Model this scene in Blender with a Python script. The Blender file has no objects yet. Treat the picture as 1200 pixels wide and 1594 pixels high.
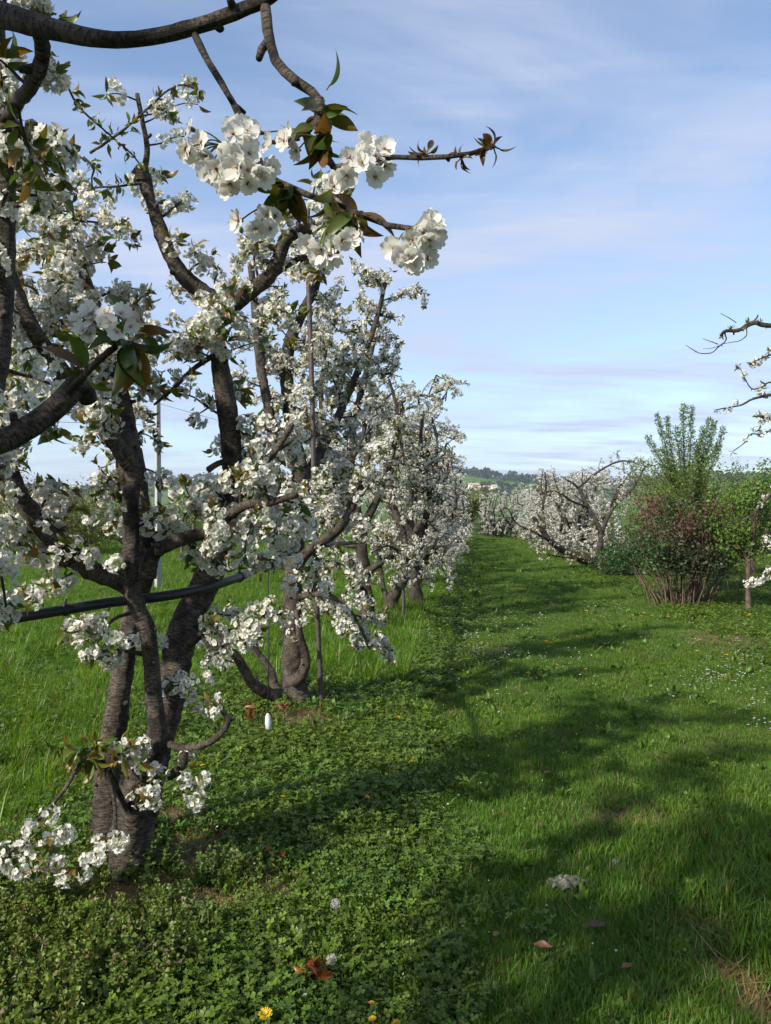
import bpy, math
import numpy as np
from math import radians, pi, sin, cos

# ------------------------------------------------------------------ camera, light, exposure
sc = bpy.context.scene
COL = sc.collection
F = 1200.0                      # focal length in photo pixels
EYE = 1.6
cam_d = bpy.data.cameras.new("camera")
cam = bpy.data.objects.new("camera", cam_d); COL.objects.link(cam)
cam.location = (0, 0, EYE); cam.rotation_euler = (radians(90), 0, 0)
cam_d.sensor_fit = 'VERTICAL'; cam_d.sensor_height = 36; cam_d.lens = 36 * F / 1594
cam_d.clip_start = 0.05; cam_d.clip_end = 12000
sc.camera = cam

SUN = np.array([-0.72, -0.66, 0.66]); SUN /= np.linalg.norm(SUN)
sun_el = math.asin(SUN[2]); sun_az = math.atan2(SUN[0], SUN[1])
sl = bpy.data.lights.new("sun", 'SUN'); sl.energy = 4.6; sl.angle = radians(1.6); sl.color = (1.0, 0.93, 0.82)
so = bpy.data.objects.new("sun", sl); COL.objects.link(so)
from mathutils import Vector
so.rotation_euler = Vector(SUN).to_track_quat('Z', 'Y').to_euler()

sc.view_settings.view_transform = 'Standard'; sc.view_settings.look = 'None'
sc.view_settings.exposure = 0.82; sc.view_settings.gamma = 1.0
sc.render.engine = 'CYCLES'
sc.cycles.use_denoising = True
sc.cycles.max_bounces = 6; sc.cycles.diffuse_bounces = 3; sc.cycles.transmission_bounces = 4
sc.cycles.glossy_bounces = 2; sc.cycles.transparent_max_bounces = 8

w = bpy.data.worlds.new("World"); sc.world = w; w.use_nodes = True
nt = w.node_tree; N = nt.nodes; Lk = nt.links
for n in list(N): N.remove(n)
def nd(t, **k):
    n = N.new(t)
    for a, b in k.items(): setattr(n, a, b)
    return n
def mth(op, a, b=None, c=None):
    n = nd('ShaderNodeMath', operation=op)
    for i, v in enumerate((a, b, c)):
        if v is None: continue
        if isinstance(v, (int, float)): n.inputs[i].default_value = v
        else: Lk.new(v, n.inputs[i])
    return n.outputs[0]
sky = nd('ShaderNodeTexSky', sky_type='NISHITA', sun_disc=False, sun_elevation=sun_el, sun_rotation=sun_az)
sky.air_density = 1.0; sky.dust_density = 0.8; sky.ozone_density = 2.0; sky.altitude = 200
tc = nd('ShaderNodeTexCoord'); sep = nd('ShaderNodeSeparateXYZ'); Lk.new(tc.outputs['Generated'], sep.inputs[0])
den = mth('ADD', mth('MAXIMUM', sep.outputs[2], 0.0), 0.10)
u = mth('DIVIDE', sep.outputs[0], den); v = mth('DIVIDE', sep.outputs[1], den)
cmb = nd('ShaderNodeCombineXYZ'); Lk.new(u, cmb.inputs[0]); Lk.new(v, cmb.inputs[1])
def layer(rot, scl, nscale, det, dist, lo, hi, seed):
    mp = nd('ShaderNodeMapping'); Lk.new(cmb.outputs[0], mp.inputs[0])
    mp.inputs['Rotation'].default_value = (0, 0, radians(rot)); mp.inputs['Scale'].default_value = scl
    mp.inputs['Location'].default_value = (seed, seed * .7, 0)
    nz = nd('ShaderNodeTexNoise'); Lk.new(mp.outputs[0], nz.inputs['Vector'])
    nz.inputs['Scale'].default_value = nscale; nz.inputs['Detail'].default_value = det
    nz.inputs['Distortion'].default_value = dist; nz.inputs['Roughness'].default_value = .55
    mr = nd('ShaderNodeMapRange', interpolation_type='SMOOTHSTEP'); Lk.new(nz.outputs[0], mr.inputs[0])
    mr.inputs[1].default_value = lo; mr.inputs[2].default_value = hi
    return mr.outputs[0]
c1 = layer(-24, (1.0, 2.0, 1), 0.7, 8, 0.7, .30, .72, 3.1)
c2 = layer(-30, (0.7, 3.2, 1), 2.4, 7, 0.5, .36, .80, 7.7)
cl = mth('ADD', mth('MULTIPLY', c1, 0.55), mth('MULTIPLY', mth('MULTIPLY', c2, 0.35), mth('ADD', c1, 0.3)))
cl = mth('MULTIPLY', cl, 0.95)
cl = mth('MINIMUM', mth('ADD', mth('MULTIPLY', cl, 1.35), 0.05), 0.94)
mx = nd('ShaderNodeMix', data_type='RGBA'); Lk.new(cl, mx.inputs[0]); Lk.new(sky.outputs[0], mx.inputs[6])
mx.inputs[7].default_value = (2.95, 3.3, 4.25, 1)
hz = mth('MULTIPLY', mth('POWER', mth('SUBTRACT', 1.0, mth('MINIMUM', mth('MAXIMUM', sep.outputs[2], 0.0), 1.0)), 9.0), .6)     # pale air near the horizon
mx2 = nd('ShaderNodeMix', data_type='RGBA'); Lk.new(hz, mx2.inputs[0]); Lk.new(mx.outputs[2], mx2.inputs[6]); mx2.inputs[7].default_value = (2.1, 2.7, 3.65, 1)
bg = nd('ShaderNodeBackground'); Lk.new(mx2.outputs[2], bg.inputs[0]); bg.inputs[1].default_value = 0.125
wo = nd('ShaderNodeOutputWorld'); Lk.new(bg.outputs[0], wo.inputs[0])

# ------------------------------------------------------------------ helpers
def at(px, py, Y):
    return np.array([(px - 600) / F * Y, Y, EYE + (797 - py) / F * Y])
ROW = 0.125                      # the rows run along (ROW, 1)
LEFT, RIGHT = -1.5, 3.5          # sideways offset of the two rows beside the path
def rowpt(off, Y): return np.array([off + ROW * Y, Y, 0.0])
def gh(x, y):
    o = x - ROW * y
    h = .018 * np.sin(x * 2.1 + .7 * y) + .015 * np.sin(y * 1.7 - x * .9 + 1) + .008 * np.sin(5.1 * x + 2 * y) + .006 * np.sin(6.3 * y - 3 * x)
    h = h + .05 * np.exp(-((o - LEFT) / .55) ** 2) - .035 * np.exp(-((o + .28) / .16) ** 2)
    return h * np.clip(1.4 - np.abs(y) / 60, 0, 1)
def onground(px, py, h=0.0):
    Y = (EYE - h) * F / (py - 797); p = at(px, py, Y); p[2] = gh(p[0], p[1]); return p
def vnoise(x, y, seed=0):
    x = np.asarray(x, float); y = np.asarray(y, float)
    xi = np.floor(x).astype(np.int64); yi = np.floor(y).astype(np.int64); fx = x - xi; fy = y - yi
    fx = fx * fx * (3 - 2 * fx); fy = fy * fy * (3 - 2 * fy)
    def hsh(a, b):
        h = (a * 374761393 + b * 668265263 + seed * 1442695041) & 0x7fffffff
        h = ((h ^ (h >> 13)) * 1274126177) & 0x7fffffff
        return ((h ^ (h >> 16)) & 0xffff) / 65535.0
    return (hsh(xi, yi) * (1 - fx) + hsh(xi + 1, yi) * fx) * (1 - fy) + (hsh(xi, yi + 1) * (1 - fx) + hsh(xi + 1, yi + 1) * fx) * fy
def unit(v):
    v = np.asarray(v, float); return v / np.maximum(np.linalg.norm(v, axis=-1, keepdims=True), 1e-9)

def make_mesh(name, V, T, mat, col=None, bk=None, smooth=True):
    me = bpy.data.meshes.new(name)
    V = np.ascontiguousarray(V, np.float32); T = np.ascontiguousarray(T, np.int32)
    me.vertices.add(len(V)); me.vertices.foreach_set('co', V.ravel())
    me.loops.add(T.size); me.loops.foreach_set('vertex_index', T.ravel())
    me.polygons.add(len(T)); me.polygons.foreach_set('loop_start', np.arange(0, T.size, T.shape[1], dtype=np.int32))
    me.polygons.foreach_set('use_smooth', np.full(len(T), smooth, dtype=bool))
    if col is not None:
        c4 = np.ones((len(V), 4), np.float32); c4[:, :3] = col
        a = me.attributes.new('col', 'FLOAT_COLOR', 'POINT'); a.data.foreach_set('color', c4.ravel())
    if bk is not None:
        a = me.attributes.new('bk', 'FLOAT_VECTOR', 'POINT'); a.data.foreach_set('vector', np.ascontiguousarray(bk, np.float32).ravel())
    me.update(calc_edges=True)
    me.materials.append(mat)
    return me
def link(name, me, parent=None, loc=(0, 0, 0)):
    o = bpy.data.objects.new(name, me); COL.objects.link(o)
    if parent is not None: o.parent = parent
    o.location = loc; return o
def tag(o, label=None, cat=None, group=None, kind=None):
    if label: o['label'] = label
    if cat: o['category'] = cat
    if group: o['group'] = group
    if kind: o['kind'] = kind
    return o
def empty(name, loc, label, cat, group=None, rz=0):
    o = bpy.data.objects.new(name, None); COL.objects.link(o); o.location = loc; o.rotation_euler = (0, 0, rz)
    o.empty_display_size = .1
    return tag(o, label, cat, group)
def copy_thing(root, loc, rz, scale, label, group=None):
    r = root.copy(); COL.objects.link(r); r.location = loc; r.rotation_euler = (0, 0, rz); r.scale = scale
    tag(r, label, None, group)
    for ch in list(root.children):
        c = ch.copy(); COL.objects.link(c); c.parent = r
        for g in list(ch.children):
            d = g.copy(); COL.objects.link(d); d.parent = c
    return r

class Geo:
    """collects triangles with vertex colours"""
    def __init__(s): s.V = []; s.T = []; s.C = []; s.B = []; s.n = 0
    def add(s, V, T, C=None, B=None):
        V = np.asarray(V, float); T = np.asarray(T, int)
        s.V.append(V); s.T.append(T + s.n); s.n += len(V)
        s.C.append(np.broadcast_to(np.asarray((1, 1, 1) if C is None else C, float), V.shape))
        s.B.append(np.zeros_like(V) if B is None else B)
    def arrays(s): return np.concatenate(s.V), np.concatenate(s.T), np.concatenate(s.C), np.concatenate(s.B)
    def mesh(s, name, mat, smooth=True):
        V, T, C, B = s.arrays(); return make_mesh(name, V, T, mat, C, B, smooth)

def frames(z, spin):
    """rotation matrices that carry +Z to z, spun"""
    z = unit(z); ref = np.where(np.abs(z[:, 2:3]) > .95, np.array([[1., 0, 0]]), np.array([[0., 0, 1]]))
    x = unit(np.cross(ref, z)); y = np.cross(z, x); c = np.cos(spin)[:, None]; s_ = np.sin(spin)[:, None]
    return np.stack([x * c + y * s_, -x * s_ + y * c, z], axis=2)
def scatter(geo, tmpls, pos, zdir, scale, rng, tint=None, pick=None):
    """copies of templates (V,T,C) merged into geo"""
    pos = np.asarray(pos, float).reshape(-1, 3); m = len(pos)
    if m == 0: return
    zdir = np.asarray(zdir, float).reshape(-1, 3); scale = np.broadcast_to(np.asarray(scale, float), (m,))
    R = frames(zdir, rng.uniform(0, 2 * pi, m)); k = rng.integers(0, len(tmpls), m) if pick is None else pick
    for i, (V, T, C) in enumerate(tmpls):
        s = np.where(k == i)[0]
        if len(s) == 0: continue
        W = np.einsum('mij,nj->mni', R[s], V) * scale[s, None, None] + pos[s, None, :]
        TT = T[None] + (np.arange(len(s)) * len(V))[:, None, None]
        CC = np.broadcast_to(C[None], W.shape) if tint is None else C[None] * tint[s][:, None, :]
        geo.add(W.reshape(-1, 3), TT.reshape(-1, 3), CC.reshape(-1, 3))

def smooth_path(P, R, step):
    P = np.asarray(P, float); R = np.asarray(R, float)
    d = np.concatenate([[0], np.cumsum(np.linalg.norm(np.diff(P, axis=0), axis=1))])
    n = max(3, int(d[-1] / step) + 1); s = np.linspace(0, d[-1], n)
    A = np.vstack([2 * P[0] - P[1], P, 2 * P[-1] - P[-2]])
    i = np.clip(np.searchsorted(d, s, side='right') - 1, 0, len(P) - 2)
    t = ((s - d[i]) / np.maximum(d[i + 1] - d[i], 1e-9))[:, None]
    p0, p1, p2, p3 = A[i], A[i + 1], A[i + 2], A[i + 3]
    Q = .5 * (2 * p1 + (p2 - p0) * t + (2 * p0 - 5 * p1 + 4 * p2 - p3) * t ** 2 + (3 * p1 - p0 - 3 * p2 + p3) * t ** 3)
    return Q, np.interp(s, d, R)
def tube(P, R, n, rng=None, rough=0.0):
    P = np.asarray(P, float); k = len(P); Tn = unit(np.gradient(P, axis=0))
    ref = np.array([1., 0, 0]) if abs(Tn[0, 0]) < .8 else np.array([0, 1., 0])
    x = unit(ref - Tn[0] * ref.dot(Tn[0])); X = [x]
    for i in range(1, k):
        x = X[-1] - Tn[i] * X[-1].dot(Tn[i]); X.append(unit(x))
    X = np.array(X); Yv = np.cross(Tn, X); a = np.arange(n) * 2 * pi / n
    rr = np.broadcast_to(np.asarray(R, float)[:, None], (k, n)).copy()
    d = np.concatenate([[0], np.cumsum(np.linalg.norm(np.diff(P, axis=0), axis=1))])
    if rough and rng is not None:
        ph = rng.uniform(0, 6.28, 6)
        r0 = max(R[0], .004)
        wv = (np.sin(2 * a[None] + ph[0] + d[:, None] / r0 * .35) * .5 + np.sin(3 * a[None] + ph[1] - d[:, None] / r0 * .6) * .4
              + np.sin(a[None] + ph[2] + d[:, None] / r0 * .8) * .4 + np.sin(5 * a[None] + ph[4] + d[:, None] / r0 * 1.6) * .25)
        kn = np.zeros((k, n)); L_ = d[-1]
        for _ in range(int(L_ / max(r0 * 5, .05)) + 1):
            dd = np.abs(d - rng.uniform(0, L_)) / (r0 * rng.uniform(.5, 1.0)); aa = np.abs((a - rng.uniform(0, 6.28) + pi) % (2 * pi) - pi) / rng.uniform(.4, .8)
            kn = np.maximum(kn, np.exp(-dd ** 2)[:, None] * np.exp(-aa ** 2)[None] * rng.uniform(.6, 2.2))
        rr = rr * (1 + rough * (wv + kn) + rng.normal(0, rough * .5, (k, n)))
    V = P[:, None] + (X[:, None] * np.cos(a)[None, :, None] + Yv[:, None] * np.sin(a)[None, :, None]) * rr[..., None]
    rm = float(np.mean(R))
    B = np.stack([np.broadcast_to(np.cos(a) * rm, (k, n)), np.broadcast_to(np.sin(a) * rm, (k, n)), np.broadcast_to(d[:, None], (k, n))], 2)
    i = np.arange(k - 1)[:, None]; j = np.arange(n)[None]; j2 = (j + 1) % n
    q = np.stack([i * n + j, i * n + j2, (i + 1) * n + j2, (i + 1) * n + j], -1).reshape(-1, 4)
    V = V.reshape(-1, 3); B = B.reshape(-1, 3)
    T = np.concatenate([q[:, [0, 1, 2]], q[:, [0, 2, 3]]])
    # closed end
    V = np.vstack([V, P[-1] + Tn[-1] * R[-1] * .5]); B = np.vstack([B, B[-1]]); e = len(V) - 1
    T = np.concatenate([T, np.stack([(k - 1) * n + np.arange(n), (k - 1) * n + (np.arange(n) + 1) % n, np.full(n, e)], 1)])
    off = rng.uniform(0, 20, 3) if rng is not None else 0
    return V, T, B + off

# ------------------------------------------------------------------ materials
def material(name):
    m = bpy.data.materials.new(name); m.use_nodes = True
    t = m.node_tree
    for n in list(t.nodes): t.nodes.remove(n)
    return m, t, t.nodes, t.links
def simple(name, col, rough=.6, metal=0., noise=.0, nscale=20., bump=0.):
    m, t, n, l = material(name)
    b = n.new('ShaderNodeBsdfPrincipled'); o = n.new('ShaderNodeOutputMaterial'); l.new(b.outputs[0], o.inputs[0])
    b.inputs['Base Color'].default_value = (*col, 1); b.inputs['Roughness'].default_value = rough; b.inputs['Metallic'].default_value = metal
    if noise or bump:
        tcd = n.new('ShaderNodeTexCoord'); nz = n.new('ShaderNodeTexNoise'); l.new(tcd.outputs['Object'], nz.inputs['Vector'])
        nz.inputs['Scale'].default_value = nscale; nz.inputs['Detail'].default_value = 6
        mr = n.new('ShaderNodeMix'); mr.data_type = 'RGBA'; l.new(nz.outputs[0], mr.inputs[0])
        mr.inputs[6].default_value = (*[c * (1 - noise) for c in col], 1); mr.inputs[7].default_value = (*[min(1, c * (1 + noise)) for c in col], 1)
        l.new(mr.outputs[2], b.inputs['Base Color'])
        if bump:
            bp = n.new('ShaderNodeBump'); bp.inputs['Strength'].default_value = bump; bp.inputs['Distance'].default_value = .02
            l.new(nz.outputs[0], bp.inputs['Height']); l.new(bp.outputs[0], b.inputs['Normal'])
    return m
def leafmat(name, trans=.35, rough=.5, tcol=(1.0, 1.0, .55), spec=.3, patch=None, rnd=0.0, dry=None):
    """thin leaf or petal: vertex colour, light passes through it; patch = world-scale colour drift"""
    m, t, n, l = material(name)
    o = n.new('ShaderNodeOutputMaterial'); b = n.new('ShaderNodeBsdfPrincipled'); tr = n.new('ShaderNodeBsdfTranslucent')
    mixs = n.new('ShaderNodeMixShader'); a = n.new('ShaderNodeAttribute'); a.attribute_name = 'col'
    src = a.outputs['Color']
    if rnd:
        oi = n.new('ShaderNodeObjectInfo'); mr = n.new('ShaderNodeMapRange'); l.new(oi.outputs['Random'], mr.inputs[0])
        mr.inputs[3].default_value = 1 - rnd; mr.inputs[4].default_value = 1 + rnd
        mu = n.new('ShaderNodeMix'); mu.data_type = 'RGBA'; mu.blend_type = 'MULTIPLY'; mu.inputs[0].default_value = 1
        cx = n.new('ShaderNodeCombineColor'); l.new(mr.outputs[0], cx.inputs[0]); l.new(mr.outputs[0], cx.inputs[1]); l.new(mr.outputs[0], cx.inputs[2])
        l.new(src, mu.inputs[6]); l.new(cx.outputs[0], mu.inputs[7]); src = mu.outputs[2]
    if patch:
        g = n.new('ShaderNodeNewGeometry'); nz = n.new('ShaderNodeTexNoise'); l.new(g.outputs['Position'], nz.inputs['Vector'])
        nz.inputs['Scale'].default_value = patch[0]; nz.inputs['Detail'].default_value = 4
        mr = n.new('ShaderNodeMapRange'); l.new(nz.outputs[0], mr.inputs[0]); mr.inputs[1].default_value = .38; mr.inputs[2].default_value = .66
        mu = n.new('ShaderNodeMix'); mu.data_type = 'RGBA'; mu.blend_type = 'MULTIPLY'; l.new(mr.outputs[0], mu.inputs[0])
        l.new(src, mu.inputs[6]); mu.inputs[7].default_value = (*patch[1], 1); src = mu.outputs[2]
    l.new(src, b.inputs['Base Color']); b.inputs['Roughness'].default_value = rough
    b.inputs['Specular IOR Level'].default_value = spec
    mu = n.new('ShaderNodeMix'); mu.data_type = 'RGBA'; mu.blend_type = 'MULTIPLY'; mu.inputs[0].default_value = 1
    l.new(src, mu.inputs[6]); mu.inputs[7].default_value = (*tcol, 1); l.new(mu.outputs[2], tr.inputs[0])
    mixs.inputs[0].default_value = trans; l.new(b.outputs[0], mixs.inputs[1]); l.new(tr.outputs[0], mixs.inputs[2]); l.new(mixs.outputs[0], o.inputs[0])
    return m
def barkmat(name, dark, light, streak=.8, bump=.6, sc_=1.0):
    m, t, n, l = material(name)
    o = n.new('ShaderNodeOutputMaterial'); b = n.new('ShaderNodeBsdfPrincipled'); l.new(b.outputs[0], o.inputs[0])
    a = n.new('ShaderNodeAttribute'); a.attribute_name = 'bk'
    def noise(scl, det, lo, hi, rough=.6):
        mp = n.new('ShaderNodeMapping'); mp.inputs['Scale'].default_value = [x * sc_ for x in scl]; l.new(a.outputs['Vector'], mp.inputs[0])
        z = n.new('ShaderNodeTexNoise'); z.inputs['Scale'].default_value = 1; z.inputs['Detail'].default_value = det; z.inputs['Roughness'].default_value = rough; l.new(mp.outputs[0], z.inputs['Vector'])
        r = n.new('ShaderNodeMapRange'); l.new(z.outputs[0], r.inputs[0]); r.inputs[1].default_value = lo; r.inputs[2].default_value = hi; return r.outputs[0], z.outputs[0]
    def mul(x, y, op='MULTIPLY'):
        q = n.new('ShaderNodeMath'); q.operation = op
        for k, v_ in enumerate((x, y)):
            if isinstance(v_, float): q.inputs[k].default_value = v_
            else: l.new(v_, q.inputs[k])
        return q.outputs[0]
    lent, lr = noise((44, 44, 190), 5, .38, .58)           # short lenticels across the stem
    blot, br = noise((15, 15, 10), 7, .32, .60)            # grey weathered patches
    grain, gr = noise((120, 120, 160), 5, .25, .75, .7)
    f = mul(blot, mul(mul(lent, streak), 1.0 - streak, 'ADD')); f = mul(f, mul(mul(grain, .7), .45, 'ADD'))
    mx = n.new('ShaderNodeMix'); mx.data_type = 'RGBA'; l.new(f, mx.inputs[0]); mx.inputs[6].default_value = (*dark, 1); mx.inputs[7].default_value = (*light, 1)
    l.new(mx.outputs[2], b.inputs['Base Color']); b.inputs['Roughness'].default_value = .8; b.inputs['Specular IOR Level'].default_value = .2
    h = mul(mul(lr, .7), mul(gr, .9), 'ADD'); h = mul(h, mul(br, 1.2), 'ADD')
    bp = n.new('ShaderNodeBump'); bp.inputs['Strength'].default_value = bump; bp.inputs['Distance'].default_value = .010
    l.new(h, bp.inputs['Height']); l.new(bp.outputs[0], b.inputs['Normal'])
    return m
M = {}
M['petal'] = leafmat('white_petals', .42, .55, (1, 1, .95), .15)
M['leaf'] = leafmat('young_cherry_leaves', .40, .38, (1.0, .95, .45), .4)
M['green'] = leafmat('green_leaves', .38, .45, (1.0, 1.0, .45), .35)
M['bark'] = barkmat('cherry_bark', (.011, .0085, .0075), (.165, .135, .104), .88, 1.0)
M['bark_old'] = barkmat('old_cherry_bark', (.010, .008, .007), (.115, .095, .074), .8, 1.0)
M['twig'] = barkmat('twig_bark', (.018, .012, .010), (.085, .06, .05), .5, .4)
M['shrubwood'] = barkmat('shrub_bark', (.04, .028, .02), (.17, .12, .085), .5, .5)
M['grass'] = leafmat('grass_blades', .50, .42, (1.0, 1.0, .35), .35, (.55, (1.2, 1.0, .8)), .22)
M['lawn'] = leafmat('lawn_blades', .35, .45, (1.0, 1.0, .4), .3, (.9, (1.18, 1.06, .9)), .25)
M['clover'] = leafmat('clover_leaves', .34, .42, (1.0, 1.0, .4), .3, (1.3, (1.3, 1.1, .8)), .22)
M['pipe'] = simple('black_polythene', (.008, .009, .010), .5, 0, .4, 60, .15)
M['metal'] = simple('rusty_steel', (.07, .055, .05), .65, .3, .5, 40, .3)
M['concrete'] = simple('pale_concrete', (.31, .31, .295), .85, 0, .2, 14, .3)
M['white'] = simple('white_plastic', (.48, .49, .48), .5, 0, .25, 90)
M['wire'] = simple('dark_tube', (.02, .02, .02), .5)

# ------------------------------------------------------------------ ground and hill
def ground_material():
    m, t, n, l = material('ground_soil_and_thatch')
    o = n.new('ShaderNodeOutputMaterial'); b = n.new('ShaderNodeBsdfPrincipled'); l.new(b.outputs[0], o.inputs[0])
    b.inputs['Roughness'].default_value = .95; b.inputs['Specular IOR Level'].default_value = .1
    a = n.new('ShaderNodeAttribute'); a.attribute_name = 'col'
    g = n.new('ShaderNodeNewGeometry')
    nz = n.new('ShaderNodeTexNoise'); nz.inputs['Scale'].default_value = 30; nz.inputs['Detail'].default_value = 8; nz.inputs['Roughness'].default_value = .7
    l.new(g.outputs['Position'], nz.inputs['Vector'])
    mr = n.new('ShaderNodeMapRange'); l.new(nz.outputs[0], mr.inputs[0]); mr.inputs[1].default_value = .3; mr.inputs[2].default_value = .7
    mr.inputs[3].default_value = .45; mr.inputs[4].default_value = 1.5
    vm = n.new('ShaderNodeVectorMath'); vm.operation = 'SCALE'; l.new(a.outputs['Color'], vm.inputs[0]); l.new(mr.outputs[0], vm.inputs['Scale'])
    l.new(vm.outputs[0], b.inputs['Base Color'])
    bp = n.new('ShaderNodeBump'); bp.inputs['Strength'].default_value = .8; bp.inputs['Distance'].default_value = .03
    l.new(nz.outputs[0], bp.inputs['Height']); l.new(bp.outputs[0], b.inputs['Normal'])
    return m
BARE = [(415, 1152, .16, .14), (200, 1420, .22, .20), (175, 1480, .2, .12), (975, 1278, .24, .16), (1075, 1395, .13, .12), (1105, 1440, .14, .15), (1140, 1500, .16, .13), (1180, 1560, .14, .12), (1150, 1000, .5, .5),
        (310, 1350, .25, .22), (265, 1300, .16, .2), (400, 1400, .26, .12), (470, 1130, .35, .3), (750, 1020, .16, .09), (785, 1014, .13, .08), (620, 975, .5, .5), (330, 1430, .3, .1)]
BARE = [(onground(a, b), c, d) for a, b, c, d in BARE]
def bareness(x, y):
    v = np.zeros_like(np.asarray(x, float))
    for p, rx, ry in BARE:
        d = ((x - p[0]) / rx) ** 2 + ((y - p[1]) / ry) ** 2
        v = np.maximum(v, np.exp(-d * .9))
    return v * (.55 + .9 * vnoise(np.asarray(x) * 14, np.asarray(y) * 14, 5))
def build_ground():
    xs = np.unique(np.concatenate([-np.geomspace(9, 4000, 40), np.linspace(-9, 13, 221), np.geomspace(13, 4000, 40)]))
    ys = np.unique(np.concatenate([-np.geomspace(6, 600, 16), np.linspace(-6, 20, 261), np.linspace(20, 60, 120), np.geomspace(60, 6000, 40)]))
    X, Y = np.meshgrid(xs, ys, indexing='ij'); Z = gh(X, Y); nx, ny = X.shape
    i = np.arange(nx - 1)[:, None]; j = np.arange(ny - 1)[None]
    q = np.stack([i * ny + j, (i + 1) * ny + j, (i + 1) * ny + j + 1, i * ny + j + 1], -1).reshape(-1, 4)
    x = X.ravel(); y = Y.ravel(); o = x - ROW * y
    soil = np.array([.095, .066, .042]); thatch = np.array([.070, .095, .026]); mead = np.array([.062, .105, .020])
    bv = np.clip(bareness(x, y) * 1.3, 0, 1)[:, None]
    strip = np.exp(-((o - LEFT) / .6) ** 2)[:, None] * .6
    far = np.clip((np.abs(y) + np.abs(x) * .6 - 20) / 25, 0, 1)[:, None]
    c = thatch * (1 - far) + mead * far
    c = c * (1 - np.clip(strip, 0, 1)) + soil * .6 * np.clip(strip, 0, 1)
    c = c * (1 - bv) + soil * 1.7 * bv
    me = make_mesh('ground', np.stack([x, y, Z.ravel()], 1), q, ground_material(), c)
    tag(link('ground', me), kind='structure')
build_ground()

def hill_h(x, y):
    r = 54 + 9 * np.sin(x / 310 + 1) + 6 * np.sin(x / 130 + 2.) + 5 * np.sin(x / 71)
    t = np.clip((y - 420) / 900, 0, 1)
    return r * t ** 1.65 * (1 - .25 * np.clip((y - 1320) / 600, 0, 1)) + 3 * np.sin(x / 60) * np.sin(y / 85) * t - 1.0
def build_hill():
    xs = np.linspace(-2200, 2600, 161); ys = np.linspace(400, 1900, 61)
    X, Y = np.meshgrid(xs, ys, indexing='ij'); Z = hill_h(X, Y); nx, ny = X.shape
    i = np.arange(nx - 1)[:, None]; j = np.arange(ny - 1)[None]
    q = np.stack([i * ny + j, (i + 1) * ny + j, (i + 1) * ny + j + 1, i * ny + j + 1], -1).reshape(-1, 4)
    m, t, n, l = material('hill_fields')
    o = n.new('ShaderNodeOutputMaterial'); b = n.new('ShaderNodeBsdfPrincipled'); l.new(b.outputs[0], o.inputs[0]); b.inputs['Roughness'].default_value = 1
    b.inputs['Specular IOR Level'].default_value = 0
    g = n.new('ShaderNodeNewGeometry'); mp = n.new('ShaderNodeMapping'); l.new(g.outputs['Position'], mp.inputs[0]); mp.inputs['Scale'].default_value = (.013, .0055, 0)
    mp.inputs['Rotation'].default_value = (0, 0, .25)
    vo = n.new('ShaderNodeTexVoronoi'); vo.inputs['Scale'].default_value = 1; l.new(mp.outputs[0], vo.inputs['Vector'])
    cr = n.new('ShaderNodeValToRGB'); l.new(vo.outputs['Color'], cr.inputs[0]); e = cr.color_ramp
    e.elements[0].color = (.06, .12, .03, 1); e.elements[1].color = (.14, .24, .05, 1)
    for p, c in ((.35, (.12, .21, .045, 1)), (.55, (.08, .16, .035, 1)), (.72, (.16, .19, .07, 1))):
        z = e.elements.new(p); z.color = c
    nz = n.new('ShaderNodeTexNoise'); nz.inputs['Scale'].default_value = .08; nz.inputs['Detail'].default_value = 6; l.new(g.outputs['Position'], nz.inputs['Vector'])
    mu = n.new('ShaderNodeMix'); mu.data_type = 'RGBA'; mu.blend_type = 'MULTIPLY'; mu.inputs[0].default_value = .6
    l.new(cr.outputs[0], mu.inputs[6]); l.new(nz.outputs[0], mu.inputs[7]); l.new(mu.outputs[2], b.inputs['Base Color'])
    me = make_mesh('hill', np.stack([X.ravel(), Y.ravel(), Z.ravel()], 1), q, m)
    tag(link('hill', me), kind='structure')
build_hill()

def leaf_t(L, W, fold=.25, droop=.3, c0=(.06, .11, .02), c1=None, rngs=4):
    """folded drooping leaf along +Z (bending to +X)"""
    c1 = c0 if c1 is None else c1
    t = np.linspace(0, 1, rngs + 1); wv = W * .5 * np.array([np.sin(pi * min(1, x ** .8 * 1.0)) for x in t]); wv[0] = W * .04; wv[-1] = 0
    z = L * np.sin(t * droop * 2) / (droop * 2); x = L * (1 - np.cos(t * droop * 2)) / (droop * 2)
    mid = np.stack([x, 0 * t, z], 1)
    l_ = mid + np.stack([-wv * fold, wv, 0 * t], 1); r_ = mid + np.stack([-wv * fold, -wv, 0 * t], 1)
    V = np.concatenate([mid, l_, r_]); k = rngs + 1; T = []
    for i in range(rngs):
        T += [(i, i + 1, k + i + 1), (i, k + i + 1, k + i), (i, 2 * k + i + 1, i + 1), (i, 2 * k + i, 2 * k + i + 1)]
    C = np.array(c0)[None] * (1 - t)[:, None] + np.array(c1)[None] * t[:, None]
    return V, np.array(T), np.concatenate([C, C, C])

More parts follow.
